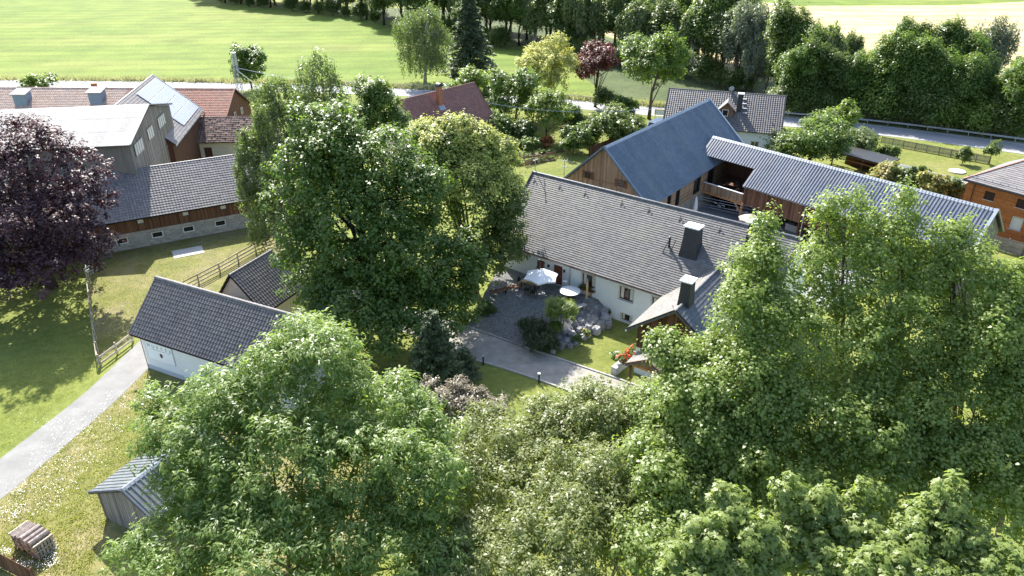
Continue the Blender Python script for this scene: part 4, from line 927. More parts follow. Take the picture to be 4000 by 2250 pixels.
def leaves(blobs, n, Ls, Ws, clump, seed, mode='broad', per=26, core=.62, up=1.35, spread=.36, fill=.16, zmin=.25, star=False):
    """leaf quads spread in clumps through the outer part of the blobs; returns (n,4,3), per-leaf random, clump anchors"""
    g_ = np.random.default_rng(seed); C = np.array([b[0] for b in blobs]); Rr = np.array([b[1] for b in blobs])
    wgt = (Rr[:, 0]*Rr[:, 1]+Rr[:, 0]*Rr[:, 2]+Rr[:, 1]*Rr[:, 2]); wgt = wgt/wgt.sum()
    nc = max(8, n//per); k = g_.choice(len(C), nc*2, p=wgt)
    d = unit(g_.normal(size=(nc*2, 3))); d[:, 2] = np.where(d[:, 2] < -.55, -d[:, 2], d[:, 2]); d = unit(d)
    f = 1-np.abs(g_.normal(0, fill, nc*2)); pos = C[k]+Rr[k]*d*f[:, None]
    nd = np.min(np.linalg.norm((pos[:, None]-C[None])/Rr[None], axis=2), axis=1)
    inner = np.array([(np.linalg.norm((pos-C[i])/Rr[i], axis=1) < core) for i in range(len(C))]).any(0)
    ok = ~inner & (pos[:, 2] > zmin); pos, d, k = pos[ok][:nc], d[ok][:nc], k[ok][:nc]; nc = len(pos)
    out = unit(d/Rr[k]*Rr[k].mean(1, keepdims=True))
    csz = g_.uniform(.65, 1.35, nc)*clump; cv = g_.random(nc)
    tw = unit(out+g_.normal(0, .5, (nc, 3))+np.array([0, 0, .35 if mode != 'weep' else -.4]))
    idx = g_.integers(0, nc, n); t = g_.random(n)
    gz = g_.normal(size=(n, 3))
    if mode == 'weep':
        p = pos[idx]+gz*(csz[idx]*.22)[:, None]+out[idx]*(csz[idx]*.25)[:, None]; p[:, 2] -= t**.8*csz[idx]*2.6
        nr = unit(gz*.8+out[idx]*.5+np.array([0, 0, .35])); ax = unit(g_.normal(0, .45, (n, 3))+np.array([0, 0, -1.]))
    elif mode == 'ash':
        p = pos[idx]+tw[idx]*(t*csz[idx])[:, None]+gz*(csz[idx]*spread*(1.05-.6*t))[:, None]
        nr = unit(gz*.55+out[idx]*.35+np.array([0, 0, up])); ax = unit(tw[idx]*.5+g_.normal(0, .75, (n, 3))+np.array([0, 0, -.35]))
    elif mode == 'needle':
        p = pos[idx]+tw[idx]*(t*csz[idx])[:, None]+gz*(csz[idx]*.2)[:, None]
        nr = unit(gz+np.array([0, 0, .5])); ax = unit(tw[idx]+g_.normal(0, .45, (n, 3)))
    else:
        p = pos[idx]+tw[idx]*(t*csz[idx])[:, None]+gz*(csz[idx]*spread*(1.05-.5*t))[:, None]
        nr = unit(gz*.6+out[idx]*.45+np.array([0, 0, up])); ax = unit(out[idx]*.5+g_.normal(0, .7, (n, 3))+np.array([0, 0, -.25]))
    p[:, 2] = np.maximum(p[:, 2], zmin-.17)
    ax = unit(ax-nr*np.sum(ax*nr, axis=1, keepdims=True)); sd = np.cross(nr, ax)
    s = g_.uniform(.65, 1.3, n)[:, None]; L2, W2 = Ls*s, Ws*s*g_.uniform(.8, 1.15, n)[:, None]
    fold = nr*W2*g_.uniform(.05, .28, n)[:, None]
    V = np.stack([p, p+ax*L2*.42+sd*W2*.5+fold, p+ax*L2-nr*L2*.12, p+ax*L2*.42-sd*W2*.5+fold], axis=1); va = np.clip(cv[idx]*.55+g_.random(n)*.45, 0, 1)
    if star:
        Vs = [V]
        for an in (-.95, .95):
            a2 = ax*math.cos(an)+sd*math.sin(an); s2 = np.cross(nr, a2); L3, W3 = L2*.8, W2*.85
            Vs.append(np.stack([p, p+a2*L3*.42+s2*W3*.5+fold, p+a2*L3-nr*L3*.1, p+a2*L3*.42-s2*W3*.5+fold], axis=1))
        V = np.concatenate(Vs); va = np.concatenate([va]*3)
    return V, va, pos
def wood(base, blobs, pos, tr, seed, bark, limbs=9, twigs=40, stems=1, lean=None):
    g_ = np.random.default_rng(seed+5); mb = MB(); C = np.array([b[0] for b in blobs]); Rr = np.array([b[1] for b in blobs])
    cen = C.mean(0); topi = C[np.argmax(C[:, 2])]; hub = []
    for s_ in range(stems):
        off = np.array([0, 0, 0.]) if stems == 1 else np.array([math.cos(s_*2.4), math.sin(s_*2.4), 0])*tr*1.6
        tgt = topi if stems == 1 else C[g_.integers(len(C))]
        pts = []; m = 7
        for i in range(m):
            t = i/(m-1); q = np.array([off[0], off[1], -.15])*(1-t)+tgt*t; q[:2] = off[:2]*(1-t)+tgt[:2]*(t**1.6)+(g_.normal(0, tr*.5, 2) if 0 < i < m-1 else 0); pts.append(q)
        rs = [tr/math.sqrt(stems)*(1.25-.25*min(1, i)-.85*i/(m-1)*.95)+.02 for i in range(m)]; mb.tube(pts, rs, 9); hub.append((pts, rs))
    ends = []
    for i in range(limbs):
        pts, rs = hub[i % len(hub)]; j = g_.integers(1, 5); a = pts[j]; c = C[i % len(C)]+g_.normal(0, .25, 3)*Rr[i % len(C)]
        if c[2] < a[2]*.8: a = pts[1]
        mid = a*.5+c*.5+np.array([0, 0, abs(c[2]-a[2])*.1])+g_.normal(0, .2, 3); r0 = min(rs[j]*.55, tr*.4)
        mb.tube([a, mid, c], [r0, r0*.7, r0*.35], 6); ends.append((mid, r0*.6)); ends.append((c, r0*.4))
    for i in range(min(twigs, len(pos))):
        q = pos[g_.integers(len(pos))]; e = min(ends, key=lambda z: np.linalg.norm(z[0]-q)); mb.tube([e[0], (e[0]+q)/2+g_.normal(0, .15, 3), q], [max(.018, e[1]*.5), max(.014, e[1]*.3), .01], 4)
    return mb
def tree(name, label, cat, base, blobs, n, leaf, clump, mat, seed, mode='broad', bark='bark', tr=.3, group=None, limbs=9, twigs=40, stems=1, extra=None, sub=10, cut=.75, fl=1.0, q0=.26, q1=.46, ov=0.0, **kw):
    """base (x,y); blobs in world coordinates"""
    o = thing(name, label, cat, (base[0], base[1], 0), 0, group); B0 = np.array([base[0], base[1], 0.])
    bl0 = [(c-B0, r) for c, r in blobs]; bl = fractal(bl0, seed, sub, cut*clump, fl, q0, q1, ov) if sub else bl0
    V, a, pos = leaves(bl, n, leaf[0], leaf[1], clump, seed, mode, **kw)
    wood(base, bl0, pos, tr, seed, bark, limbs, twigs, stems).build('trunk', M[bark], o, True)
    link('crown', quads_mesh('crown', V, mat, a), o)
    if extra: extra(o, bl)
    return o

# --- foreground and middle trees, built one by one
tree('ash_tree', 'big feathery ash tree filling the lower left centre by the garden shed', 'tree', (-9.5, 27),
     [BL(1220, 1430, 31, 280, 190), BL(960, 1560, 30, 260, 160), BL(770, 1690, 29, 220, 150), BL(1470, 1640, 30, 290, 220), BL(1130, 1850, 27, 420, 300), BL(800, 1900, 27, 230, 180), BL(720, 2150, 24, 260, 150), BL(1600, 1880, 27, 240, 260), BL(1080, 2190, 23, 400, 200), BL(1560, 2170, 24, 300, 190), BL(1650, 1720, 29, 150, 150), BL(600, 1580, 30, 90, 70)],
     100000, (.28, .09), .65, L_['ash'], 11, 'ash', sub=16, q0=.18, q1=.4, ov=.06, tr=.34, limbs=22, twigs=200, stems=3, per=30, cut=.4)
aspens = [
 ('tallest aspen, its pointed tops reaching over the long shed roof', (18.5, 31), [BL(3300, 850, 34, 85, 120), BL(3215, 890, 34, 60, 110), BL(3290, 1050, 33, 190, 190), BL(3230, 1320, 31, 260, 230), BL(3170, 1620, 29, 270, 230), BL(3250, 1850, 27, 200, 180)]),
 ('aspen with two narrow tops before the middle of the long shed roof', (21.5, 30), [BL(3525, 860, 34, 65, 110), BL(3420, 900, 34, 50, 90), BL(3500, 1080, 33, 170, 190), BL(3560, 1330, 31, 230, 220), BL(3500, 1600, 29, 240, 230), BL(3560, 1800, 27, 200, 160)]),
 ('bushy aspen covering the gable end of the long shed', (24.5, 29), [BL(3710, 960, 33, 95, 110), BL(3770, 1130, 32, 170, 160), BL(3830, 1360, 30, 200, 220), BL(3780, 1620, 28, 220, 220), BL(3880, 1870, 26, 200, 200)]),
 ('aspen cut by the right edge of the picture', (27.5, 29), [BL(3985, 1100, 32, 90, 90), BL(4010, 1300, 31, 160, 200), BL(4020, 1600, 29, 200, 240), BL(4050, 1900, 26, 200, 220)]),
 ('slim aspen rising beside the rear chimney of the farmhouse', (14.0, 31), [BL(2990, 910, 34, 50, 90), BL(2960, 1060, 33, 120, 120), BL(2910, 1270, 31, 190, 190), BL(2880, 1540, 29, 230, 220), BL(2900, 1780, 27, 200, 170)]),
 ('aspen leaning over the dark front wing and the porch', (10.5, 30), [BL(2880, 1150, 32, 55, 90), BL(2740, 1400, 31, 130, 85), BL(2610, 1380, 31, 85, 75), BL(2690, 1540, 30, 170, 150), BL(2740, 1750, 28, 200, 180)]),
]
for i, (lab, base, bl) in enumerate(aspens):
    tree('aspen_tree', lab, 'tree', base, bl, 36000, (.16, .135), .5, L_['aspen'], 40+i, cut=.25, sub=16, fl=1.55, q0=.16, q1=.36, ov=.1, tr=.17, limbs=12, twigs=90, group='aspens in the right foreground', per=24, spread=.42)
shr = [
 ('laburnum with yellowish pods below the front lawn and driveway end', (5.2, 33), [BL(2350, 1600, 33, 220, 110), BL(2150, 1650, 33, 160, 90), BL(2480, 1700, 32, 200, 150), BL(2560, 1560, 33, 120, 70)], 27000),
 ('glossy shrub tree next to the ash in the bottom centre', (0.5, 29), [BL(1900, 1740, 32, 200, 140), BL(2080, 1800, 31, 220, 160), BL(1960, 1960, 29, 260, 190), BL(1780, 1900, 29, 130, 160)], 27000),
 ('dense small-leaved shrub at the bottom centre', (4.5, 25), [BL(2300, 1900, 28, 230, 190), BL(2200, 2080, 25, 250, 160), BL(2450, 2060, 26, 220, 180), BL(2120, 2220, 23, 220, 100)], 29000),
 ('low bush in the bottom middle edge of the picture', (-1.5, 22), [BL(1880, 2170, 25, 170, 120), BL(1760, 2280, 23, 180, 110)], 15000),
]
for i, (lab, base, bl, n_) in enumerate(shr):
    tree('shrub_tree', lab, 'tree', base, bl, n_, (.2, .1), .5, L_['shrub'], 60+i, cut=.1, sub=16, q0=.18, q1=.36, ov=.08, tr=.14, limbs=10, twigs=60, stems=3, group='shrubs in the bottom centre', per=22, spread=.44)
fill = [
 ('shaded aspen thicket between the shrubs and the right aspens', (8.5, 25), [BL(2620, 1900, 27, 230, 220), BL(2800, 1960, 26, 220, 200), BL(2580, 2120, 24, 220, 170)], 28000, 'aspen'),
 ('dark thicket under the tall aspens at the lower right', (14.5, 24), [BL(3050, 1850, 26, 240, 180), BL(3350, 1880, 26, 260, 200), BL(3620, 1850, 26, 240, 200), BL(3880, 1950, 25, 260, 240), BL(3150, 2100, 24, 300, 160), BL(3600, 2150, 24, 350, 170), BL(3400, 1650, 28, 260, 180), BL(3000, 1600, 28, 200, 180)], 36000, 'aspen'),
 ('small aspen leaning from the thicket towards the driveway end', (6.8, 31), [BL(2600, 1650, 31, 160, 150), BL(2500, 1900, 29, 150, 150)], 14000, 'aspen')]
for i, (lab, base, bl, n_, mt) in enumerate(fill):
    tree('thicket_tree', lab, 'tree', base, bl, n_, (.17, .15), .5, L_[mt], 160+i, tr=.12, limbs=8, twigs=50, stems=2, per=24, spread=.42, cut=.1)
mps = [
 ('young maple with star-shaped leaves, leftmost of the bottom row', (7.0, 19), [BL(2850, 1990, 20.5, 70, 90), BL(2760, 2100, 19.5, 90, 90), BL(2930, 2110, 19.5, 90, 100), BL(2700, 2220, 19, 140, 80), BL(2880, 2230, 19, 140, 90)]),
 ('young maple, second of the bottom row, with an upright tip', (10.0, 19), [BL(3080, 1960, 21, 60, 100), BL(3200, 2010, 21, 80, 110), BL(3320, 1990, 21, 60, 90), BL(3110, 2140, 20, 130, 110), BL(3340, 2120, 20, 100, 100), BL(3250, 2230, 19, 180, 80)]),
 ('young maple in the bottom right corner', (12.5, 17), [BL(3690, 1960, 20, 70, 80), BL(3620, 2080, 19.5, 110, 90), BL(3780, 2120, 19, 100, 80), BL(3500, 2150, 19, 80, 90), BL(3480, 2250, 18, 170, 70), BL(3680, 2220, 18.5, 150, 80), BL(3900, 2230, 18, 120, 70)]),
]
for i, (lab, base, bl) in enumerate(mps):
    tree('young_maple', lab, 'tree', base, bl, 8500, (.2, .1), .36, L_['field_maple'], 70+i, cut=.25, sub=18, fl=1.7, q0=.12, q1=.28, ov=.2, star=True, tr=.13, limbs=8, twigs=40, group='young maples along the bottom edge', per=22, spread=.4)
tree('purple_shrub', 'purple-leaved shrub between the ash and the shaded lawn', 'shrub', (-3.0, 39), [BL(1730, 1570, 40, 90, 70), BL(1860, 1580, 40, 110, 75), BL(1790, 1510, 41, 60, 50), BL(1930, 1610, 39, 80, 60), BL(1680, 1510, 41, 45, 45)], 12000, (.15, .12), .4, L_['purple'], 81, tr=.09, stems=4, bark='bark_dark', limbs=8)
tree('maple_tree', 'huge dark green maple in the middle of the picture', 'tree', (-11.8, 57),
     [BL(1290, 520, 62, 170, 130), BL(1440, 640, 60, 230, 160), BL(1200, 730, 59, 170, 160), BL(1620, 780, 59, 150, 170), BL(1370, 880, 57, 270, 220), BL(1190, 960, 57, 120, 150), BL(1620, 1010, 56, 220, 200), BL(1800, 1050, 57, 115, 130), BL(1400, 1150, 55, 280, 150), BL(1700, 1180, 55, 190, 120), BL(1560, 1240, 53, 260, 100), BL(1330, 1170, 54, 150, 110)],
     88000, (.28, .235), .9, L_['maple'], 91, cut=.3, sub=14, q0=.2, q1=.42, ov=.06, tr=.5, limbs=24, twigs=120, bark='bark_dark', per=30)
def sunlit_bloom(o, bl):  # pale blossom kept to the upper crown, its colour also painting the sunlit top
    top = [(c+np.array([0, 0, r[2]*.2]), r*np.array([1.04, 1.04, .95])) for c, r in bl]
    V, a, pos = leaves(top, 48000, .24, .19, .75, 103, 'broad', fill=.08); k = V[:, 0, 2] > np.quantile(V[:, 0, 2], .4)
    link('blossom', quads_mesh('blossom', V[k], L_['linden_bloom_sunlit'], a[k]), o)
tree('linden_tree', 'linden with pale yellow blossom and painted sunlight on its crown beside the farmhouse', 'tree', (-3.8, 64.5), [BL(1750, 590, 67, 130, 130), BL(1900, 640, 67, 125, 130), BL(1970, 800, 66, 105, 160), BL(1850, 820, 65, 160, 200), BL(1980, 960, 65, 95, 130), BL(1670, 560, 68, 70, 80), BL(1890, 1010, 64, 130, 110)], 34000, (.25, .21), .75, L_['linden'], 101, cut=.3, tr=.4, limbs=14, extra=sunlit_bloom, per=28)
tree('birch_tree', 'tall weeping birch with two tops left of the big maple', 'tree', (-26, 77), [BL(1230, 290, 80, 95, 110), BL(1080, 390, 79, 120, 120), BL(1190, 480, 78, 150, 170), BL(1020, 590, 77, 90, 130), BL(1130, 700, 76, 170, 170), BL(990, 770, 75, 70, 110), BL(1330, 420, 80, 65, 120), BL(1060, 870, 74, 110, 90), BL(1230, 620, 77, 150, 160), BL(970, 650, 76, 70, 140), BL(1080, 480, 78, 140, 130)], 60000, (.26, .155), .6, L_['birch'], 111, 'weep', 'bark_birch', .32, limbs=16, cut=0)
tree('hornbeam_tree', 'mid green tree between the birch and the red-brown roof', 'tree', (-16.5, 83), [BL(1480, 400, 84, 95, 90), BL(1540, 480, 83, 70, 70), BL(1430, 500, 83, 110, 110), BL(1420, 350, 85, 50, 60)], 16000, (.27, .21), .8, L_['green'], 121, tr=.25)
tree('copper_beech', 'dark purple copper beech at the left edge', 'tree', (-47.5, 66), [BL(90, 590, 67, 210, 150), BL(240, 670, 67, 170, 150), BL(-40, 700, 66, 200, 190), BL(350, 830, 66, 120, 150), BL(130, 850, 64, 270, 190), BL(400, 710, 68, 60, 80), BL(270, 960, 63, 170, 100), BL(20, 970, 63, 240, 110), BL(150, 1030, 61, 230, 90), BL(330, 1000, 63, 100, 70), BL(-60, 1050, 60, 200, 80), BL(-300, 800, 64, 260, 220), BL(-350, 1000, 61, 280, 150), BL(60, 1090, 59, 200, 60), BL(50, 880, 71, 250, 130), BL(-200, 880, 71, 220, 160), BL(250, 900, 70, 130, 100)], 70000, (.29, .22), .75, L_['beech'], 131, cut=.25, tr=.5, bark='bark_dark', limbs=16, per=30)  # rear and off-frame crown lobes added to block sun over the grass

def mid(name, label, px, base_py, top_py, wpx, mat, seed, n=9000, leaf=(.42, .3), mode='broad', bark='bark', clear=.12, group=None, cat='tree', k=9, tr=None, yoff=0, clump=.8, **kw):
    b = P(px, base_py); Y = b[1]+yoff; t = PY(px, top_py, Y); h = float(t[2]); d = depth((b[0], Y, h/2)); R = wpx/2*d/F_PX
    c = (b[0], Y, h*(clear+(1-clear)*.5)); Rz = h*(1-clear)*.5
    return tree(name, label, cat, (b[0], Y), fractal(auto_blobs(c, R*.98, Rz*1.0, k, seed), seed, 4, .25*clump), int(n*.62), (leaf[0]*1.08, leaf[1]*1.08), clump, mat, seed, mode, bark, tr or max(.06, h*.018), group, limbs=k, twigs=16, sub=0, **kw)
mid('birch_tree', 'tall broad weeping birch beyond the red-brown roof by the road', 1660, 328, -35, 280, L_['birch'], 201, 34000, (.34, .2), 'weep', 'bark_birch', .02, k=16, clump=1.1)
mid('golden_linden', 'golden yellow linden left of the dark red plum', 2135, 425, 122, 260, L_['gold'], 202, 20000, (.36, .28), k=12, clump=.9)
mid('plum_tree', 'dark red plum tree between the golden linden and the green maple', 2325, 418, 145, 190, L_['plum'], 203, 13000, (.34, .26), bark='bark_dark', clear=.28, k=10)
mid('maple_tree', 'fresh green maple at the roadside right of the red plum', 2535, 465, 100, 310, L_['green'], 204, 30000, (.36, .28), clear=.2, k=13, clump=1.0)
mid('fruit_tree', 'light green fruit tree on the shaded garden lawn', 2135, 545, 355, 215, L_['bright'], 205, 10000, (.34, .24), clear=.2)
mid('hazel_bush', 'grey-green hazel at the garden fence near the barn ridge', 2395, 575, 405, 240, L_['linden'], 206, 12000, (.34, .26), clear=.02, cat='shrub')
mid('round_bush', 'round dark bush in the garden left of the barn gable', 2240, 600, 495, 150, L_['green'], 207, 8000, (.3, .22), clear=.02, cat='shrub', clump=.5)
mid('rust_bush', 'small rust-red bush among the vegetable beds', 2138, 575, 530, 68, L_['rust'], 208, 2600, (.24, .18), clear=0, cat='shrub', k=6, clump=.35)
mid('garden_bush', 'leafy green bush beside the rust-red bush', 2065, 585, 535, 100, L_['green'], 209, 4000, (.28, .2), clear=0, cat='shrub', k=6, clump=.4)
mid('garden_tree', 'bright green tree right behind the red-brown roof', 1885, 440, 255, 250, L_['bright'], 210, 17000, (.36, .28), clear=.05)
mid('garden_tree', 'broad green tree at the corner of the red-brown roof', 2010, 500, 270, 240, L_['green'], 211, 17000, (.36, .28), clear=.05)
mid('dark_bush', 'dark bush under the plum tree at the road', 2365, 430, 345, 110, L_['alder'], 212, 5000, (.36, .28), clear=0, cat='shrub', k=6)
mid('maple_tree', 'compact dark green tree by the lattice mast', 985, 352, 162, 165, L_['maple'], 213, 15000, (.4, .3), clear=.05, clump=.9)
mid('road_bush', 'bright bush at the roadside behind the long red roof', 165, 352, 298, 150, L_['bright'], 214, 5000, (.4, .3), clear=0, cat='shrub', k=7)
mid('walnut_tree', 'dense round tree behind the long shed near the white house', 3145, 655, 425, 335, L_['green'], 215, 36000, (.32, .22), clear=.0, k=16, clump=.9)
mid('garden_tree', 'light green tree between the walnut and the road', 3275, 545, 400, 150, L_['bright'], 216, 10000, (.34, .26), clear=.05)
mid('garden_bush', 'olive green bush beside the carport', 3345, 625, 505, 150, L_['birch'], 217, 9000, (.32, .22), clear=0, cat='shrub')
mid('garden_bush', 'grey-green bush at the end of the picket fence', 3465, 640, 562, 90, L_['linden'], 218, 4500, (.28, .2), clear=0, cat='shrub', k=6, clump=.45)
mid('ball_bush', 'clipped round bush on the side lawn by the road fence', 3758, 640, 566, 76, L_['linden'], 219, 7000, (.16, .12), clear=0, cat='shrub', k=5, clump=.3)
mid('small_tree', 'thin young tree on the side lawn next to the clipped bush', 3862, 640, 545, 70, L_['linden'], 220, 2500, (.26, .2), clear=.2, k=6, clump=.4)
for i, (px, bp, tp, w_, mt, lab) in enumerate(((1790, 470, 300, 150, 'green', 'green tree touching the right verge of the red-brown roof'), (1950, 560, 430, 150, 'green', 'dark shrub mass under the garden trees near the linden'), (2080, 480, 330, 150, 'bright', 'light bush under the golden linden'), (2230, 500, 395, 130, 'alder', 'dark shrub behind the light green fruit tree'), (2040, 560, 470, 120, 'alder', 'dark hedge shrub beside the vegetable beds'), (1870, 520, 380, 170, 'alder', 'dark green tree right of the red-brown roof corner'), (2440, 450, 370, 110, 'green', 'bush at the road left of the green maple trunk'), (2470, 585, 480, 120, 'linden', 'bush between the hazel and the barn ridge'), (2300, 560, 470, 110, 'green', 'small tree behind the round bush'))):
    mid('garden_shrub', lab, px, bp, tp, w_, L_[mt], 260+i, 9000, (.32, .24), clear=.0, group='shrubs of the back garden', k=9, clump=.6)
for i, (px, bp, tp, w_, mt, lab) in enumerate(((3440, 770, 625, 140, 'variegated', 'yellow-green shrub with reddish tips, leftmost behind the long shed ridge'), (3545, 790, 640, 140, 'linden', 'dark green shrub before the pale annex roof'), (3620, 820, 655, 150, 'variegated', 'reddish variegated shrub against the pale annex roof'), (3690, 830, 690, 110, 'linden', 'greyish shrub close to the larch house'))):
    mid('tall_shrub', lab, px, bp, tp, w_, L_[mt], 230+i, 7000, (.3, .22), clear=.02, cat='shrub', group='shrubs behind the long shed', k=8, clump=.5)

# spruce and pine
def conifer(name, label, base, h, R, n, mat, seed, bark='bark_dark', whorls=26, droop=.25, leaf=(.5, .12), top=1.0, pw=1.0, clear=.06):
    g_ = np.random.default_rng(seed); o = thing(name, label, 'tree', (base[0], base[1], 0)); mb = MB()
    mb.tube([(0, 0, -.1), (0, 0, h*.5), (0, 0, h)], [h*.018, h*.011, .02], 8); V = []; A = []; per = n//(whorls*7)
    for w_ in range(whorls):
        t = (w_+.5)/whorls; z = h*(clear+(1-clear)*t); r = R*(1-t)**pw*g_.uniform(.85, 1.1)+.15
        for b_ in range(7):
            an = 2*math.pi*b_/7+w_*1.1+g_.uniform(-.25, .25); rr = r*g_.uniform(.75, 1.12); d = np.array([math.cos(an), math.sin(an), 0])
            zz = z+g_.uniform(-.2, .2); e = d*rr+np.array([0, 0, zz-droop*rr]); mb.tube([(0, 0, zz), e], [.035, .01], 4)
            s = g_.random(per)**.7; p = np.array([0, 0, zz])*(1-s[:, None])+e*s[:, None]; sd = np.array([-d[1], d[0], 0]); lat = g_.normal(0, .16, per)*rr*(1.15-s)
            p = p+sd*lat[:, None]; p[:, 2] += g_.normal(0, .07, per)-.1*np.abs(lat)
            ax = unit(d*.7+sd*np.sign(lat)[:, None]*.7+g_.normal(0, .3, (per, 3))+np.array([0, 0, .05 if droop < .2 else -.2])); nr = unit(g_.normal(0, .4, (per, 3))+np.array([0, 0, 1.])); nr = unit(nr-ax*np.sum(nr*ax, 1, keepdims=True)); s2 = np.cross(nr, ax)
            L2 = leaf[0]*g_.uniform(.6, 1.2, per)[:, None]; W2 = leaf[1]*g_.uniform(.7, 1.3, per)[:, None]
            V.append(np.stack([p, p+ax*L2*.4+s2*W2, p+ax*L2-np.array([0, 0, .04]), p+ax*L2*.4-s2*W2], 1)); A.append(np.clip(g_.random()*.5+g_.random(per)*.5, 0, 1))
    mb.build('trunk', M[bark], o, True); link('crown', quads_mesh('crown', np.concatenate(V), mat, np.concatenate(A)), o); return o
b = P(1838, 292); conifer('spruce_tree', 'tall dark spruce right of the broad birch', (b[0], b[1]), 20, 7.0, 18000, L_['needle'], 301, leaf=(.8, .22), clear=.02)
b = P(1705, 1545); conifer('pine_tree', 'small grey-green pine by the shaded lawn', (b[0], b[1]), 7.6, 2.5, 16000, L_['pine'], 302, whorls=16, droop=-.25, leaf=(.3, .07), pw=.75)
b = P(1830, 1500); conifer('pine_shrub', 'low dark pine shrub right of the small pine', (b[0]-.4, b[1]), 3.2, 1.6, 6000, L_['pine'], 303, whorls=10, droop=-.3, leaf=(.26, .06), pw=.6)

# --- forest belt: six tree kinds built once and copied
def proto(kind, seed, h, R, mat, n, leaf, mode, bark, clear):
    c = (0, 0, h*(clear+(1-clear)*.5)); bl = fractal(auto_blobs(c, R, h*(1-clear)*.5, 11, seed), seed, 4, .3)
    V, a, pos = leaves(bl, n, leaf[0], leaf[1], 1.25 if mode != 'weep' else 1.1, seed, mode, per=24)
    return quads_mesh('crown', V, mat, a), wood((0, 0), bl[::5], pos, h*.016, seed, bark, 9, 14).mesh('trunk', M[bark], True), h
PR = {'alder': [proto('a', 401, 18, 4.6, L_['alder'], 17000, (.4, .31), 'broad', 'bark_dark', .03), proto('a', 402, 17, 4.2, L_['alder'], 16000, (.4, .31), 'broad', 'bark_dark', .05)],
      'oak': [proto('o', 403, 17, 5.4, L_['maple'], 18000, (.4, .31), 'broad', 'bark_dark', .03), proto('o', 404, 18, 5.0, L_['green'], 18000, (.4, .31), 'broad', 'bark', .04)],
      'poplar': [proto('p', 405, 20, 3.9, L_['birch'], 11000, (.5, .3), 'weep', 'bark_birch', .15)],
      'willow': [proto('w', 406, 19, 4.4, L_['willow'], 9000, (.6, .2), 'weep', 'bark', .18)],
      'bush': [proto('b', 407, 5, 2.6, L_['bright'], 8000, (.28, .2), 'broad', 'bark', 0), proto('b', 408, 5, 2.6, L_['alder'], 8000, (.28, .2), 'broad', 'bark', 0)]}
FL = {'alder': 'slender dark alder', 'oak': 'full-crowned dark green tree', 'poplar': 'drooping pale-barked tree', 'willow': 'silvery willow', 'bush': 'low bush'}
def ftree(kind, px, Y, top_py=None, h=None, where='in the tree belt beyond the road', group='trees of the forest belt', sx=1.0, label=None, var=None):
    me, tm, h0 = PR[kind][var if var is not None else random.randrange(len(PR[kind]))]
    x = (px-2000)/F_PX*(Y*math.cos(TH)+(CAM_H-9)*math.sin(TH))
    hh = float(PY(px, top_py, Y)[2]) if top_py is not None else h
    o = thing(FLN[kind], label or (FL[kind]+' '+where), 'tree' if kind != 'bush' else 'shrub', (x, Y, 0), random.uniform(0, 6.28), group); s = hh/h0
    o.scale = (s*sx, s*sx, s); c = link('crown', me, o); t = link('trunk', tm, o); return o
FLN = {'alder': 'alder_tree', 'oak': 'forest_tree', 'poplar': 'poplar_tree', 'willow': 'willow_tree', 'bush': 'bush'}
named = [  # right belt, tops seen against the wheat
 ('willow', 2960, 158, -40, 'silvery willow above the left end of the white house roof ridge', 1.1), ('alder', 3060, 147, -30, 'dark alder behind the right end of the white house roof', .9),
 ('oak', 3130, 143, 45, 'dark tree with yellow-green top left of the pale drooping tree', .8), ('poplar', 3235, 141, -30, 'tall drooping grey-green tree standing before the wheat', .8),
 ('poplar', 3310, 146, 20, 'shorter drooping tree right of the tall grey-green one', .7), ('alder', 3385, 140, 190, 'small dark tree left of the gap with wheat', .9),
 ('oak', 3440, 143, 170, 'dark bushy tree at the right of the wheat gap', .8), ('alder', 3515, 139, 38, 'narrow dark tree with a pointed top against the wheat', .75),
 ('alder', 3640, 137, 45, 'tallest dark green tree against the wheat', 1.0), ('oak', 3725, 134, 75, 'dark full tree left of the thin silvery tree', .9),
 ('willow', 3865, 138, 0, 'thin silvery tree with wind-blown top at the right', .85), ('willow', 3500, 133, 225, 'low silvery willow before the dark trees', .8),
 ('alder', 3985, 128, 200, 'dark tree at the right edge behind the guard rail', 1.0), ('oak', 4080, 122, 120, 'dark tree partly outside the right edge', 1.0), ('oak', 3330, 136, 300, 'dark low tree right behind the guard rail start', 1.0)]
for kind, px, Y, tp, lab, sx in named: ftree(kind, px, Y, tp, group='trees of the right belt', sx=sx, label=lab)
EDGE = [(700, 322), (1000, 296), (1350, 270), (1560, 240), (1900, 214), (2100, 202), (2400, 186), (2700, 168), (2950, 156)]
def edgeY(px): return float(np.interp(px, [e[0] for e in EDGE], [e[1] for e in EDGE]))
for row, (dy, st, x0) in enumerate(((2, 62, 800), (12, 66, 760), (24, 74, 900))):
    px = x0
    while px < 2960:
        kind = random.choices(['alder', 'oak', 'poplar', 'willow'], [.42, .36, .12, .1])[0]
        if 2240 < px < 2330 and row > 0: px += 40; continue
        ftree(kind, px+random.uniform(-18, 18), edgeY(px)+dy+random.uniform(-3, 3), h=random.uniform(16.5, 22), where=('at the front' if row == 0 else 'inside')+' of the forest belt beyond the meadow', sx=random.uniform(.95, 1.2)); px += st*random.uniform(.8, 1.15)
px = 850
while px < 2960:
    if random.random() < .75: ftree('bush', px, edgeY(px)-3+random.uniform(-1.5, 2), h=random.uniform(3, 6), where='along the foot of the forest belt', group='bushes at the forest edge', var=1, sx=1.2)
    px += 55
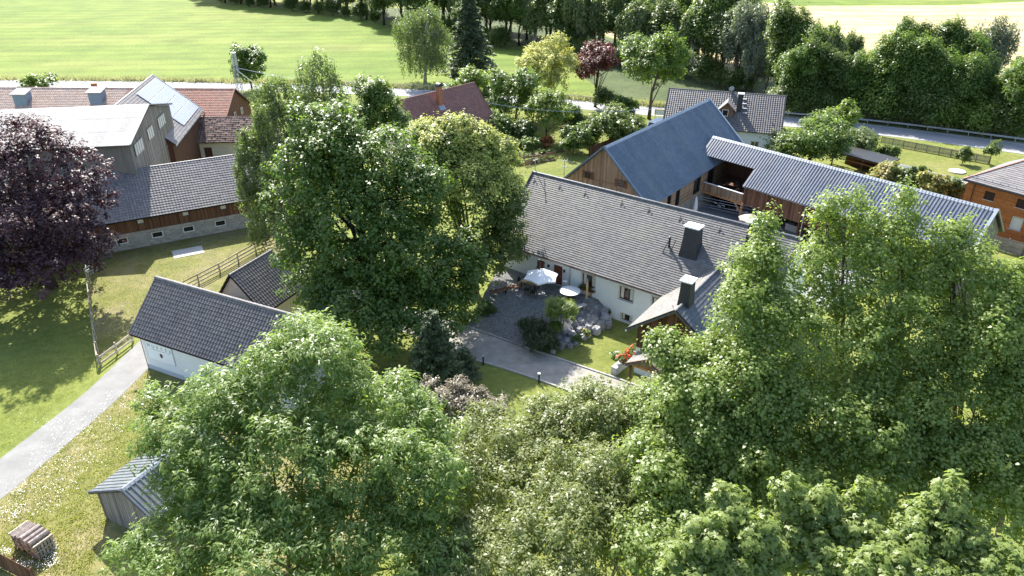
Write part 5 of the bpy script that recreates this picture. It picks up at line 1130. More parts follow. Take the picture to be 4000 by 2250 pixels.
for px in range(2900, 4120, 58):
    Y = float(np.interp(px, [2900, 3080, 3420, 3900, 4120], [158, 145, 139.5, 130, 124])); tp = float(np.interp(px, [2900, 3300, 3340, 3420, 3480, 3800, 3930, 4120], [20, 130, 300, 300, 150, 170, 360, 220]))+random.uniform(-80, 110)*(0.3 if px > 3840 or 3320 < px < 3440 else 1)
    ftree(random.choice(['alder', 'oak', 'oak', 'poplar', 'willow']), px, Y+random.uniform(-3, 5), tp, where='low in the belt behind the guard rail', group='trees of the right belt', sx=random.uniform(.8, 1.15))
for px in range(3120, 4120, 70):
    Y = float(np.interp(px, [3080, 3420, 3900, 4120], [138, 133.5, 124, 117])); ftree(random.choice(['alder', 'oak', 'oak']), px+random.uniform(-15, 15), Y, h=random.uniform(11, 16)*float(np.interp(px, [3300, 3380, 3450, 3820, 3880, 4000], [1, .62, 1, 1, .5, .9])), where='close behind the guard rail', group='trees of the right belt', sx=1.0)
for px in range(3080, 4060, 45):
    Y = float(np.interp(px, [3080, 3420, 3900, 4060], [136, 131.5, 122, 118.5])); ftree('bush', px+random.uniform(-20, 20), Y, h=random.uniform(3.5, 7), where='under the trees behind the guard rail', group='bushes behind the guard rail', var=random.choice((0, 1, 1, 1)), sx=1.1)

# ------------------------------------------------------------------ terrace, rocks, front garden
kA, kB = P(1825, 1277), P(2050, 1362); lA, lB = P(1905, 1120, TZ), P(2100, 1200, TZ)
def fw(x, dy=0.0): return np.array(FARM.wld((x, -(FARM.w-FARM.oe)-.01+dy, 0)))
hA, hB = fw(.2), fw(12.3)
eB = P(2330, 1165, TZ)
mb = MB(); rows = [(np.array([*kA[:2], .03]), np.array([*kB[:2], .03])), (np.array([*lA[:2], TZ-.08]), np.array([*P(2150, 1215, TZ)[:2], TZ-.08])), (np.array([*hA[:2], TZ]), np.array([*hB[:2], TZ]))]
def terr(u, v):
    i = 0 if v < .5 else 1; t = v*2-i; a = rows[i][0]*(1-t)+rows[i+1][0]*t; b = rows[i][1]*(1-t)+rows[i+1][1]*t; return a*(1-u)+b*u
nu, nv = 20, 20
mb.add([terr(i/nu, j/nv) for j in range(nv+1) for i in range(nu+1)], [(j*(nu+1)+i, j*(nu+1)+i+1, (j+1)*(nu+1)+i+1, (j+1)*(nu+1)+i) for j in range(nv) for i in range(nu)])
n0 = len(mb.v)
for (a, b) in ((0, 1),):
    for k in range(nv):                                       # skirt on both sides down to the ground
        for u_ in (0., 1.):
            p, q = terr(u_, k/nv), terr(u_, (k+1)/nv); mb.add([p, q, (q[0], q[1], 0), (p[0], p[1], 0)], [(0, 1, 2, 3)])
terrace = tag(mb.build('terrace', M['soil']), kind='structure')
ct, cf = [(-.5, -.5, -.04), (.5, -.5, -.04), (.5, .5, -.04), (-.5, .5, -.04), (-.38, -.38, .025), (.38, -.38, .025), (.38, .38, .025), (-.38, .38, .025)], [(4, 5, 6, 7), (0, 1, 5, 4), (1, 2, 6, 5), (2, 3, 7, 6), (3, 0, 4, 7)]
ms = []
for half, (nr_, nc_) in enumerate(((62, 70), (44, 74))):
    for j in range(nr_):
        for i in range(nc_):
            v_ = (half+(j+.5)/nr_)*.5; u_ = (i+.5+(.5 if j % 2 else 0))/nc_
            if u_ > .995: continue
            u_ += .012*math.sin(v_*40+u_*9); p = terr(min(max(u_, 0), 1), v_); q = terr(min(u_+.01, 1.0), v_); a = math.atan2(*(q-p)[1::-1])+random.uniform(-.25, .25)
            wd = np.linalg.norm(terr(1, v_)-terr(0, v_))/nc_*.93*random.uniform(.85, 1.05); dp = np.linalg.norm(terr(.5, min(1, v_+.01))-terr(.5, v_-.01))/.02*.5/nr_*.93
            m = np.eye(4); m[:3, 0] = np.array([math.cos(a), math.sin(a), 0])*wd; m[:3, 1] = np.array([-math.sin(a), math.cos(a), 0])*dp; m[:3, 3] = p+np.array([0, 0, .035+random.uniform(0, .012)]); ms.append(m)
ms = np.array(ms); co = link('cobbles', tile_copies('cobbles', ct, cf, ms, M['cobble'], rng.random(len(ms))), terrace); tag(co, kind='stuff')
# rock wall
def rock_mesh(seed):
    g_ = np.random.default_rng(seed); vs = []; fs = []; nl, nn_ = 4, 7
    for i in range(nl):
        z = -.5+i/(nl-1); rr = (.42, .52, .5, .3)[i]
        for j in range(nn_): t = 2*math.pi*(j+.3*i)/nn_; q = rr*g_.uniform(.75, 1.12); vs.append((q*math.cos(t), q*math.sin(t), z*.9+g_.uniform(-.1, .1)))
    for i in range(nl-1):
        for j in range(nn_): fs.append((i*nn_+j, i*nn_+(j+1) % nn_, (i+1)*nn_+(j+1) % nn_, (i+1)*nn_+j))
    fs.append(tuple(range(nn_))[::-1]); fs.append(tuple((nl-1)*nn_+j for j in range(nn_)))
    me = bpy.data.meshes.new('rock'); me.from_pydata(vs, [], fs); me.materials.append(M['rock']); me.update(); return me
RK = [rock_mesh(500+i) for i in range(6)]
rock_places = [(2335, 1200, .75, 'large rounded rock at the top of the rock wall by the house'), (2365, 1235, .7, 'large rock against the white house wall at the lawn'), (2320, 1245, .7, None), (2290, 1205, .55, None), (2270, 1250, .55, None), (2345, 1262, .6, None), (2375, 1258, .5, None), (2300, 1275, .55, None), (2330, 1285, .55, None), (2265, 1285, .5, None), (2240, 1262, .5, None), (2235, 1300, .5, None), (2280, 1310, .5, None), (2215, 1330, .55, None), (2250, 1335, .45, None), (2195, 1345, .5, None), (2180, 1315, .5, None), (2205, 1290, .45, None), (2260, 1225, .45, None), (2225, 1235, .45, None), (2190, 1355, .4, 'rock at the driveway end of the rock wall'), (2300, 1240, .4, None), (2310, 1220, .45, None), (2355, 1215, .5, None), (2250, 1310, .35, None), (2228, 1352, .35, None), (2172, 1340, .4, None), (2160, 1370, .35, None), (2275, 1228, .4, None), (2295, 1300, .4, None)]
for i, (px, py, sz, lab) in enumerate(rock_places):
    zt = float(np.interp(py, [1190, 1260, 1350], [1.5, .9, .3])); p = P(px, py, zt*.75)
    ro = link('rock', RK[i % 6]); ro.location = (p[0], p[1], zt*.45); ro.rotation_euler = (random.uniform(-.3, .3), random.uniform(-.3, .3), random.uniform(0, 6)); ro.scale = (sz*1.9, sz*1.65, max(zt*.9, .5)*random.uniform(.95, 1.15)+.15)
    tag(ro, lab or 'angular grey rock in the stepped rock wall between terrace and lawn', 'rock', 'rocks of the terrace wall')
# fill soil mound behind the rocks
mb = MB(); pl = [P(2150, 1215, TZ)[:2], fw(12.2)[:2], fw(13.6)[:2], P(2330, 1290)[:2], P(2200, 1350)[:2], P(2060, 1355)[:2]]
top = [(p[0], p[1], z) for p, z in zip(pl, (TZ-.05, TZ-.02, .5, .3, .25, .1))]; mb.add(top+[(p[0], p[1], -.02) for p in pl], [(0, 1, 2, 3, 4, 5)]+[((i+1) % 6, i, 6+i, 6+(i+1) % 6) for i in range(6)]); tag(mb.build('rock_bank', M['rock']), kind='structure')

def small_plant(name, label, cat, px, py, z, h, R, mat, n, leaf, seed, k=6, flower=None, **kw):
    p = P(px, py, z); g0 = thing(name, label, cat, (p[0], p[1], z)); bl = fractal(auto_blobs((0, 0, h*.55), R, h*.45, k, seed), seed, 4, .02)
    V, a, pos = leaves(bl, n, leaf[0], leaf[1], R*.22, seed, kw.get('mode', 'broad'), zmin=.05)
    link('foliage', quads_mesh('foliage', V, mat, a), g0); mb = MB()
    for i in range(5): q = bl[i % len(bl)][0]; mb.tube([(0, 0, -.05), (q[0]*.4, q[1]*.4, q[2]*.5), tuple(q)], [.035, .025, .012], 5)
    mb.build('stem', M['bark_dark'], g0)
    if flower:
        V, a, _ = leaves([(c+np.array([0, 0, r[2]*.1]), r*1.04) for c, r in bl], flower[1], flower[2], flower[2]*.9, R*.2, seed+1, fill=.05, zmin=.05); link('blossom', quads_mesh('blossom', V, flower[0], a), g0)
    return g0
small_plant('ball_shrub', 'ball-shaped clipped shrub at the edge of the terrace', 'shrub', 2192, 1285, .7, 3.3, 1.6, L_['aspen'], 16000, (.11, .07), 511, 9)
small_plant('yew_shrub', 'dark spreading yew on the cobbles below the ball shrub', 'shrub', 2080, 1320, .3, 1.5, 1.7, L_['yew'], 8000, (.16, .05), 512, mode='needle')
small_plant('yew_shrub', 'dark low yew at the driveway kerb', 'shrub', 2120, 1368, .05, 1.4, 1.75, L_['yew'], 9000, (.16, .05), 513, mode='needle')
small_plant('rock_plant', 'light green plant between the yews and the rocks', 'plant', 2170, 1300, .5, 1.1, .8, L_['bright'], 3000, (.12, .08), 514)
small_plant('rock_plant', 'small bright plant growing on the rock wall', 'plant', 2235, 1255, .9, .5, .35, L_['bright'], 700, (.1, .07), 515)
small_plant('goldenrod', 'yellow-flowering plant at the foot of the rocks', 'plant', 2290, 1320, .1, .9, .45, L_['bright'], 1200, (.12, .06), 516, flower=(M['yellow_flower'], 260, .09))
small_plant('rose_bush', 'leafy rose at the lawn edge of the rock wall', 'shrub', 2255, 1340, .1, .9, .6, L_['green'], 1600, (.12, .08), 517)
small_plant('white_flowers', 'white flowering clump on the front lawn', 'flowers', 2402, 1395, 0, .5, .45, L_['bright'], 600, (.1, .05), 518, flower=(M['white_flower'], 220, .1))
small_plant('wall_shrub', 'thin shrub growing at the white house wall', 'shrub', 2385, 1235, .05, 1.1, .35, L_['green'], 700, (.12, .06), 519)
small_plant('hedge_plant', 'leafy bush at the foot of the linden by the cobbles', 'shrub', 1900, 1240, 0, 1.6, 1.1, L_['linden'], 5000, (.16, .12), 520)
small_plant('hedge_plant', 'dark undergrowth where the driveway meets the cobbles', 'shrub', 1810, 1262, 0, 1.3, 1.0, L_['maple'], 4000, (.16, .12), 521)

# terrace furniture
def parasol(name, label, p, R, h, n, mat, sag=.0):
    o = thing(name, label, 'parasol', p); mb = MB(); pts = [(0, 0, h)]+[(R*math.cos(2*math.pi*(i+.3)/n), R*math.sin(2*math.pi*(i+.3)/n), h-.62) for i in range(n)]
    mids = [((pts[1+i][0]+pts[1+(i+1) % n][0])*.47, (pts[1+i][1]+pts[1+(i+1) % n][1])*.47, h-.56) for i in range(n)]
    vs = pts+mids; fs = []
    for i in range(n): fs += [(0, 1+i, 1+n+i), (0, 1+n+i, 1+(i+1) % n)]
    k = len(vs); vs = vs+[(x, y, z-.02) for x, y, z in vs]; fs = fs+[(a+k, c+k, b+k) for a, b, c in fs]; mb.add(vs, fs)
    for i in range(n):
        for a, b in ((1+i, 1+n+i), (1+n+i, 1+(i+1) % n)): v0, v1 = vs[a], vs[b]; mb.add([v0, v1, (v1[0], v1[1], v1[2]-.14), (v0[0], v0[1], v0[2]-.14)], [(0, 1, 2, 3)])
    c = mb.build('canopy', mat, o)
    rb = MB()
    for i in range(n): rb.tube([(0, 0, h-.06), (pts[1+i][0]*.98, pts[1+i][1]*.98, h-.66)], [.014, .012], 4)
    rb.build('ribs', M['steel'], o); mb = MB(); mb.tube([(0, 0, 0), (0, 0, h+.1)], [.03, .03], 8); mb.build('pole', M['steel'], o)
    mb = MB(); mb.box((0, 0, .06), (.75, .75, .1)); mb.build('base', M['concrete'], o); return o
TP = lambda px, py: P(px, py, TZ+.05)
parasol('parasol', 'large white parasol shading the terrace table', TP(2113, 1146), 1.75, 2.5, 6, M['canvas'])
def table(name, label, p, rz, lx, ly, h, mat):
    o = thing(name, label, 'table', p, rz); n = 5
    for i in range(n): mb = MB(); mb.box((0, -ly/2+(i+.5)*ly/n, h-.02), (lx, ly/n-.012, .04)); mb.build('table_board', mat, o)
    for x in (-1, 1):
        for y in (-1, 1): mb = MB(); mb.box((x*(lx/2-.1), y*(ly/2-.1), (h-.04)/2), (.07, .07, h-.04)); mb.build('leg', M['dark'], o)
    mb = MB(); mb.box((0, 0, h-.08), (lx-.2, ly-.2, .07)); mb.build('apron', M['dark'], o); return o
table('garden_table', 'pale wooden table under the white parasol', TP(2070, 1125), math.radians(-30), 1.7, 1.0, .76, M['timber_pale'])
def chair(label, p, rz, group='chairs on the terrace'):
    o = thing('garden_chair', label, 'chair', p, rz, group)
    for x in (-1, 1):
        mb = MB(); mb.bar((x*.22, -.22, 0), (x*.22, -.22, .62), .03, .03); mb.build('leg', M['dark'], o)
        mb = MB(); mb.bar((x*.22, .22, 0), (x*.22, .28, .92), .03, .03); mb.build('leg', M['dark'], o)
        mb = MB(); mb.bar((x*.25, -.25, .64), (x*.25, .25, .66), .05, .025); mb.build('armrest', M['dark'], o)
    mb = MB(); mb.box((0, 0, .44), (.46, .46, .04)); mb.build('seat', M['timber_pale'], o)
    mb = MB(); mb.bar((0, .24, .5), (0, .3, .92), .42, .025); mb.build('backrest', M['dark'], o); return o
for (px, py, rz, lab) in ((2060, 1152, 2.9, 'dark chair in front of the parasol table'), (2085, 1162, 2.6, 'dark chair beside the parasol foot'), (2035, 1118, 1.0, 'dark chair at the left end of the parasol table'), (2088, 1100, -.5, 'dark chair behind the parasol table near the door')): chair(lab, TP(px, py), rz)
for (px, py, rz, lab) in ((1945, 1150, .4, 'low dark bench in the shade of the linden'), (2000, 1135, .4, 'low dark lounger beside the shaded bench')):
    o = thing('garden_bench', lab, 'bench', TP(px, py), rz); 
    for k in range(4): mb = MB(); mb.box((0, -.24+k*.16, .42), (1.6, .14, .04)); mb.build('seat_slat', M['board_brown'], o)
    for x in (-.7, .7):
        for y in (-.2, .2): mb = MB(); mb.box((x, y, .2), (.06, .06, .4)); mb.build('leg', M['dark'], o)
o = thing('round_table', 'round white table on the terrace behind the ball shrub', 'table', TP(2225, 1168)); mb = MB(); mb.lathe([(.98, .86), (1.0, .88), (1.0, .92), (.6, .97), (0.01, 1.0)], 28); mb.build('table_top', M['canvas'], o); mb = MB(); mb.lathe([(.3, 0), (.3, .04), (.06, .08), (.06, .86)], 12); mb.build('pedestal', M['board_brown'], o)
o = thing('patio_heater', 'slim patio lamp with a white disc top behind the round table', 'lamp', TP(2205, 1140)); mb = MB(); mb.tube([(0, 0, 0), (0, 0, 1.2)], [.04, .03], 8); mb.build('pole', M['steel'], o); mb = MB(); mb.lathe([(.02, 1.28), (.24, 1.2), (.24, 1.18), (.02, 1.2)], 16); mb.build('disc', M['canvas'], o); mb = MB(); mb.lathe([(.18, 0), (.18, .05), (.04, .1)], 10); mb.build('foot', M['dark'], o)
o = thing('vase', 'small vase with dried flowers on the parasol table', 'vase', (*TP(2070, 1125)[:2], TZ+.05+.76)); mb = MB(); mb.lathe([(.06, 0), (.1, .1), (.05, .22), (.06, .25)], 10); mb.build('vessel', M['terracotta'], o)
V, a, _ = leaves([(np.array([0, 0, .42]), np.array([.2, .2, .18]))], 160, .16, .05, .08, 531, zmin=-9); link('flowers', quads_mesh('flowers', V, L_['rust'], a), o)
o = thing('wooden_post', 'carved pale wooden post standing on the terrace edge', 'post', P(2291, 1166, TZ)); mb = MB(); mb.box((0, 0, .95), (.2, .2, 1.9)); mb.build('shaft', M['timber_pale'], o); mb = MB(); mb.box((0, -.02, 2.02), (.1, .16, .26)); mb.box((-.14, 0, 1.78), (.12, .1, .1)); mb.build('carving', M['timber_pale'], o); mb = MB(); mb.box((0, 0, .04), (.45, .4, .1)); mb.build('foot_stone', M['kerb'], o)
for px, lab in ((2308, 'left one of two short stumps with a glass lantern'), (2318, 'right one of two short stumps by the house wall')):
    mb = MB(); mb.lathe([(.11, 0), (.1, .5), (.02, .52)], 9); st = mb.build('stump', M['board_tan']); st.location = P(px, 1160, TZ); tag(st, lab, 'stump', 'stumps by the house wall')
o = thing('stone_bench', 'pale stone slab bench at the rocks', 'bench', P(2262, 1215, TZ-.4), .6); mb = MB(); mb.box((0, 0, .5), (1.5, .45, .12)); mb.build('slab', M['kerb'], o)
for x in (-.5, .5): mb = MB(); mb.box((x, 0, .2), (.2, .36, .46)); mb.build('support', M['rock'], o)
def potted(name, label, px, py, z, pot_r, h, R, mat, n, seed, flower=None):
    g0 = small_plant(name, label, 'plant', px, py, z, h, R, mat, n, (.12, .08), seed, flower=flower); mb = MB(); mb.lathe([(pot_r*.7, 0), (pot_r, .3), (pot_r, .34), (pot_r*.8, .34)], 12); mb.build('pot', M['terracotta'], g0)
potted('hydrangea', 'pink hydrangea in a pot by the first window', 2246, 1112, TZ, .25, .85, .5, L_['green'], 900, 541, (M['pink'], 700, .12))
potted('door_plant', 'green potted plant right of the red door', 2208, 1096, TZ, .22, .75, .45, L_['green'], 1200, 542)
mb = MB(); mb.box((0, 0, .02), (1.0, .6, .03)); dm_ = mb.build('doormat', M['dark']); dm_.location = TP(2178, 1098); dm_.rotation_euler = (0, 0, FARM.a); tag(dm_, 'dark doormat before the red farmhouse door', 'mat')
q = FARM.wld((w1[0]+FARM.og+.75, -(FARM.w-FARM.oe)-.18, w1[1]-.12)); o = thing('window_box', 'window box with trailing red flowers under the first window', 'planter', q, FARM.a); mb = MB(); mb.box((0, 0, -.1), (1.5, .22, .2)); mb.build('box', M['frame_brown'], o)
V, a, _ = leaves([(np.array([x, -.05, .05]), np.array([.3, .2, .22])) for x in (-.55, -.2, .2, .55)], 900, .1, .07, .1, 551, zmin=-9); link('foliage', quads_mesh('foliage', V, L_['green'], a), o)
V, a, _ = leaves([(np.array([x, -.12, -.08]), np.array([.28, .16, .2])) for x in (-.6, -.2, .2, .6)], 260, .08, .07, .1, 552, zmin=-9); link('blossom', quads_mesh('blossom', V, M['red_flower'], a), o)
# concrete planter with red flowers by the porch
a0, a1 = P(2395, 1465), P(2480, 1395); an = math.atan2(a1[1]-a0[1], a1[0]-a0[0]); ln = float(np.linalg.norm(a1-a0))
o = thing('flower_planter', 'concrete wall planter with red and orange flowers by the porch', 'planter', (a0[0], a0[1], 0), an); mb = MB(); mb.box2((0, -.25, 0), (ln, .25, .75)); mb.build('planter_wall', M['concrete'], o)
bl = [(np.array([ln*t, 0, .95]), np.array([.55, .35, .35])) for t in (.3, .5, .7, .9)]
V, a, _ = leaves(bl, 2600, .12, .07, .15, 561); link('foliage', quads_mesh('foliage', V, L_['green'], a), o); V, a, _ = leaves(bl, 1100, .1, .09, .12, 562, fill=.04); link('blossom', quads_mesh('blossom', V, M['red_flower'], a), o)
for px, py, lab in ((1888, 1425, 'black bollard lamp nearer to the small pine'), (2105, 1495, 'black bollard lamp at the sunlit part of the driveway')):
    p = P(px, py); o = thing('bollard_lamp', lab, 'lamp', p, 0, 'bollard lamps along the driveway'); mb = MB(); mb.box((0, 0, .42), (.13, .13, .84)); mb.build('shaft', M['dark'], o); mb = MB(); mb.box((0, 0, .92), (.2, .2, .06)); mb.build('cap', M['steel'], o); mb = MB(); mb.box((0, 0, .865), (.11, .11, .05)); mb.build('lens', M['canvas'], o)

# ------------------------------------------------------------------ fences, wood pile, poles, vehicles and other small things
def fence(name, label, pts, h=1.15, rails=(.45, .95), step=2.4, rail=(.05, .14), post=.12, mat='board_fence', group=None):
    o = thing(name, label, 'fence', (pts[0][0], pts[0][1], 0), 0, group); b0 = np.array(pts[0][:2])
    P2 = [np.array(p[:2])-b0 for p in pts]
    for a, b in zip(P2, P2[1:]):
        n = max(1, round(np.linalg.norm(b-a)/step))
        for i in range(n+1):
            p = a+(b-a)*i/n; mb = MB(); mb.box((p[0], p[1], h/2), (post, post, h+random.uniform(0, .08)), random.uniform(-.1, .1)); mb.build('post', M[mat], o)
        for i in range(n):
            p, q = a+(b-a)*i/n, a+(b-a)*(i+1)/n; t = (q-p)/np.linalg.norm(q-p); nn = np.array([t[1], -t[0]])*(post/2+rail[0]/2+.005)
            for z in rails: mb = MB(); mb.bar((p[0]+nn[0], p[1]+nn[1], z+random.uniform(-.02, .02)), (q[0]+nn[0], q[1]+nn[1], z+random.uniform(-.02, .02)), rail[0], rail[1], .3); mb.build('rail', M[mat], o)
    return o
fence('paddock_fence', 'weathered timber rail fence running down the left side of the paddock', [P(342, 995), P(358, 1180), P(378, 1330), P(392, 1430)], rails=(.5, 1.0), rail=(.05, .18))
fence('paddock_fence', 'short timber rail fence from the paddock corner to the sign garage', [P(395, 1430), P(520, 1335)], rails=(.3, .9), rail=(.05, .2), step=2.0)
fence('paddock_fence', 'three-rail timber fence behind the two garages', [P(690, 1155), P(860, 1065), P(1000, 985), P(1160, 925)], rails=(.3, .7, 1.1), rail=(.05, .15))
def panel_fence(name, label, a, b, h, slat=.1, gap=.02, mat='board_grey', vertical=False, step=1.8, cap=True):
    a, b = np.array(a[:2]), np.array(b[:2]); d = b-a; L = float(np.linalg.norm(d)); o = thing(name, label, 'fence', (a[0], a[1], 0), math.atan2(d[1], d[0]))
    n = max(1, round(L/step)); st = L/n
    for i in range(n+1): mb = MB(); mb.box((i*st, 0, h/2), (.1, .1, h+.06)); mb.build('post', M[mat], o)
    if vertical:
        me = MB(); me.box((0, 0, h/2+.04), (slat, .025, h-.06)); mm = me.mesh('picket', M[mat]); k = int(L/(slat+gap))
        for i in range(k): p = link('picket', mm, o); p.location = (i*(slat+gap)+slat/2, -.08, random.uniform(-.02, .02))
        for z in (.3, h-.2): mb = MB(); mb.box2((0, -.064, z), (L, -.03, z+.08)); mb.build('rail', M[mat], o)
    else:
        me = MB(); me.box((st/2, 0, slat/2), (st-.1, .03, slat)); mm = me.mesh('slat', M[mat])
        for i in range(n):
            for j in range(int((h-.08)/(slat+gap))): p = link('slat', mm, o); p.location = (i*st, random.uniform(-.008, .008), .06+j*(slat+gap))
    return o
panel_fence('slat_fence', 'grey horizontal slat fence before the larch house', P(3866, 968), P(4120, 1040), 1.7, .1, .02)
panel_fence('slat_fence', 'brown board fence in the bottom left corner', P(-120, 2145), P(150, 2290), 1.5, .14, .015, 'board_brown', True)
panel_fence('picket_fence', 'weathered picket fence between the side lawn and the road', P(3440, 560), P(3860, 640), 1.2, .09, .05, 'board_grey', True)
panel_fence('garden_fence', 'brown board fence behind the barn gable', P(2300, 612), P(2470, 545), 1.6, .14, .01, 'board_brown', True)
panel_fence('bed_fence', 'small weathered picket fence at the vegetable beds', P(2050, 650), P(2170, 612), 1.0, .07, .07, 'board_tan', True)
# vegetable beds
for i, (px, py, rz, lx, ly) in enumerate(((2080, 605, .5, 4.5, 2.0), (2120, 628, .5, 4.0, 1.6), (2150, 595, .5, 4.5, 1.5), (2045, 640, .5, 3.0, 1.4))):
    p = P(px, py); o = thing('vegetable_bed', ('long vegetable bed with pale leaves nearest the linden', 'vegetable bed with low green rows beside the picket fence', 'vegetable bed of bare soil by the rust-red bush', 'small vegetable bed at the fence corner')[i], 'garden bed', p, rz, 'vegetable beds'); mb = MB(); mb.box((0, 0, .08), (lx, ly, .2)); mb.build('soil', M['soil'], o)
    V, a, _ = leaves([(np.array([x, y, .3]), np.array([.35, .25, .2])) for x in np.arange(-lx/2+.4, lx/2-.2, .6) for y in (-ly/4, ly/4)], 1500, .16, .1, .15, 600+i, zmin=.1); link('plants', quads_mesh('plants', V, L_['bright'], a), o)
# gate leaning by the beech, pallets and sawhorse at the stable
o = thing('field_gate', 'grey metal field gate leaning near the copper beech', 'gate', P(338, 1085), math.radians(75))
for z in (.15, .45, .75, 1.05): mb = MB(); mb.tube([(0, 0, z), (2.0, 0, z)], [.025, .025], 6); mb.build('bar', M['steel'], o)
for x in (0, 1.0, 2.0): mb = MB(); mb.tube([(x, 0, 0), (x, 0, 1.08)], [.03, .03], 6); mb.build('upright', M['steel'], o)
def pallet(label, loc, rot, mat='board_grey'):
    o = thing('pallet', label, 'pallet', loc, rot)
    for i in range(6): mb = MB(); mb.box((0, -.45+i*.18, .13), (1.2, .11, .022)); mb.build('deck_board', M[mat], o)
    for x in (-.54, 0, .54): mb = MB(); mb.box((x, 0, .06), (.1, 1.0, .11)); mb.build('bearer', M[mat], o)
    return o
pallet('grey pallet lying in the shade before the stable', P(415, 1005), .5)
o = thing('sawhorse', 'yellow timber sawhorse at the stable corner', 'sawhorse', P(368, 1000), .3); mb = MB(); mb.bar((-.6, 0, .75), (.6, 0, .75), .1, .1); mb.build('beam', M['timber_pale'], o)
for x in (-.45, .45):
    for y in (-.3, .3): mb = MB(); mb.bar((x, y, 0), (x, 0, .72), .07, .05); mb.build('leg', M['timber_pale'], o)
for i, (px, py) in enumerate(((432, 978), (458, 972), (505, 965))):
    mb = MB(); mb.lathe([(.3, 0), (.42, .2), (.38, .5), (.2, .62)], 8); st = mb.build('rusty_tub', M['terracotta']); st.location = P(px, py); tag(st, ('rusty tub below the first stable window, left one', 'rusty tub below the first stable window, middle one', 'rusty tub right of the first stable window')[i], 'tub', 'rusty tubs at the stable')
mb = MB(); mb.box((0, 0, .02), (3.2, 2.2, .05)); st = mb.build('concrete_slab', M['concrete']); st.location = P(735, 985); st.rotation_euler = (0, 0, math.radians(29)); tag(st, 'flat concrete slab in the paddock grass by the stable', 'slab')
# wood pile: rack of two pallets on end with logs
wa_, wb_ = P(150, 2188), P(15, 2110); d = (wb_-wa_); rz = math.atan2(d[1], d[0]); Lp = 2.15
RZ = Matrix.Rotation(rz, 3, 'Z'); W0 = Vector((wa_[0], wa_[1], 0))
rack = thing('log_rack', 'log rack with upright pallets at both ends', 'log rack', W0, rz)
for x in (-.06, Lp+.06):
    for k in range(6): mb = MB(); mb.box((x, -.05-.2*k, .6), (.03, .12, 1.15)); mb.build('pallet_slat', M['board_fence'], rack)
    for z in (.08, .6, 1.12): mb = MB(); mb.box((x+(.05 if x < 0 else -.05)*-1, -.55, z), (.08, 1.2, .1)); mb.build('pallet_bar', M['board_fence'], rack)
for y in (-.25, -.85): mb = MB(); mb.box((Lp/2, y, .06), (Lp+.3, .1, .1)); mb.build('floor_bar', M['board_fence'], rack)
def log_mesh(r, seed):
    g_ = np.random.default_rng(seed); mb = MB(); n = 9; rr = [r*g_.uniform(.93, 1.05) for _ in range(n)]
    vs = [(rr[j]*math.cos(2*math.pi*j/n), y, rr[j]*math.sin(2*math.pi*j/n)) for y in (-.6, .6) for j in range(n)]
    mb.add(vs, [(j, n+j, n+(j+1) % n, (j+1) % n) for j in range(n)], .0); k = len(mb.f); mb.add(vs, [tuple(range(n)), tuple(range(n, 2*n))[::-1]])
    me = mb.mesh('firewood_log', M['log_bark']); me.materials.append(M['wood_end'])
    for p in me.polygons[k:]: p.material_index = 1
    return me
LM = {r: [log_mesh(r, 700+int(r*100)+i) for i in range(2)] for r in (.17, .1, .06)}
logs = []
z = .11; xs_ = 0.05
def put(x, z, r, lab, grp='logs in the rack'):
    lo = link('firewood_log', random.choice(LM[r])); lo.location = W0+RZ @ Vector((x, -.58+random.uniform(-.06, .06), z)); lo.rotation_euler = (0, random.uniform(0, 6), rz); tag(lo, lab, 'log', grp)
for row, (r, n_, zz) in enumerate(((.1, 10, .22), (.17, 6, .47), (.1, 10, .73), (.1, 9, .92))):
    for i in range(n_):
        x = Lp*(i+.5)/n_
        put(x+random.uniform(-.01, .01), zz, r, 'split or round log seen end-on inside the rack pile')
for i, (x, r, lab) in enumerate(((.3, .17, 'thick round log on top of the pile beside the near pallet'), (.68, .17, 'second thick round log on top of the pile'), (1.12, .17, 'largest bark-covered log in the middle of the pile top'))): put(x, 1.18, r, lab)
for i in range(7): put(1.4+i*.115, 1.12+random.uniform(0, .03), .06, 'thin split log among the slim ones on top of the pile')
# daisies
def daisies(name, label, regions, seed, per):
    g_ = np.random.default_rng(seed); V = []; A = []
    for (px, py, rx, ry, n_) in regions:
        n2 = int(n_*per); cl = g_.normal(size=(max(3, n2//14), 2)); k = g_.integers(0, len(cl), n2); q = cl[k]*[rx*.7, ry*.7]+g_.normal(size=(n2, 2))*[rx*.3, ry*.3]
        for dx, dy in q:
            p = P(px+dx, py+dy); 
            if p[1] > 58 or p[1] < 20: continue
            z = g_.uniform(.12, .38); r = g_.uniform(.015, .04); c = np.array([p[0], p[1], z]); nr = unit(np.array([g_.normal(0, .35), g_.normal(0, .35), 1.])); u = unit(np.cross(nr, [1, .2, 0])); v = np.cross(nr, u); V.append([c+u*r, c+v*r, c-u*r, c-v*r])
    V = np.array(V); o = link(name, quads_mesh(name, V, M['white_flower'], g_.random(len(V)))); return tag(o, label, None, None, 'stuff')
daisies('daisies', 'white daisies scattered in the grass along the path and the wood pile', [(330, 1700, 110, 70, 700), (230, 1830, 80, 70, 600), (130, 1940, 70, 60, 450), (440, 1640, 60, 40, 260), (60, 2010, 50, 40, 250), (90, 2215, 70, 25, 500), (220, 2200, 30, 45, 250), (30, 2170, 40, 20, 150), (480, 1560, 40, 40, 150)], 801, .42)
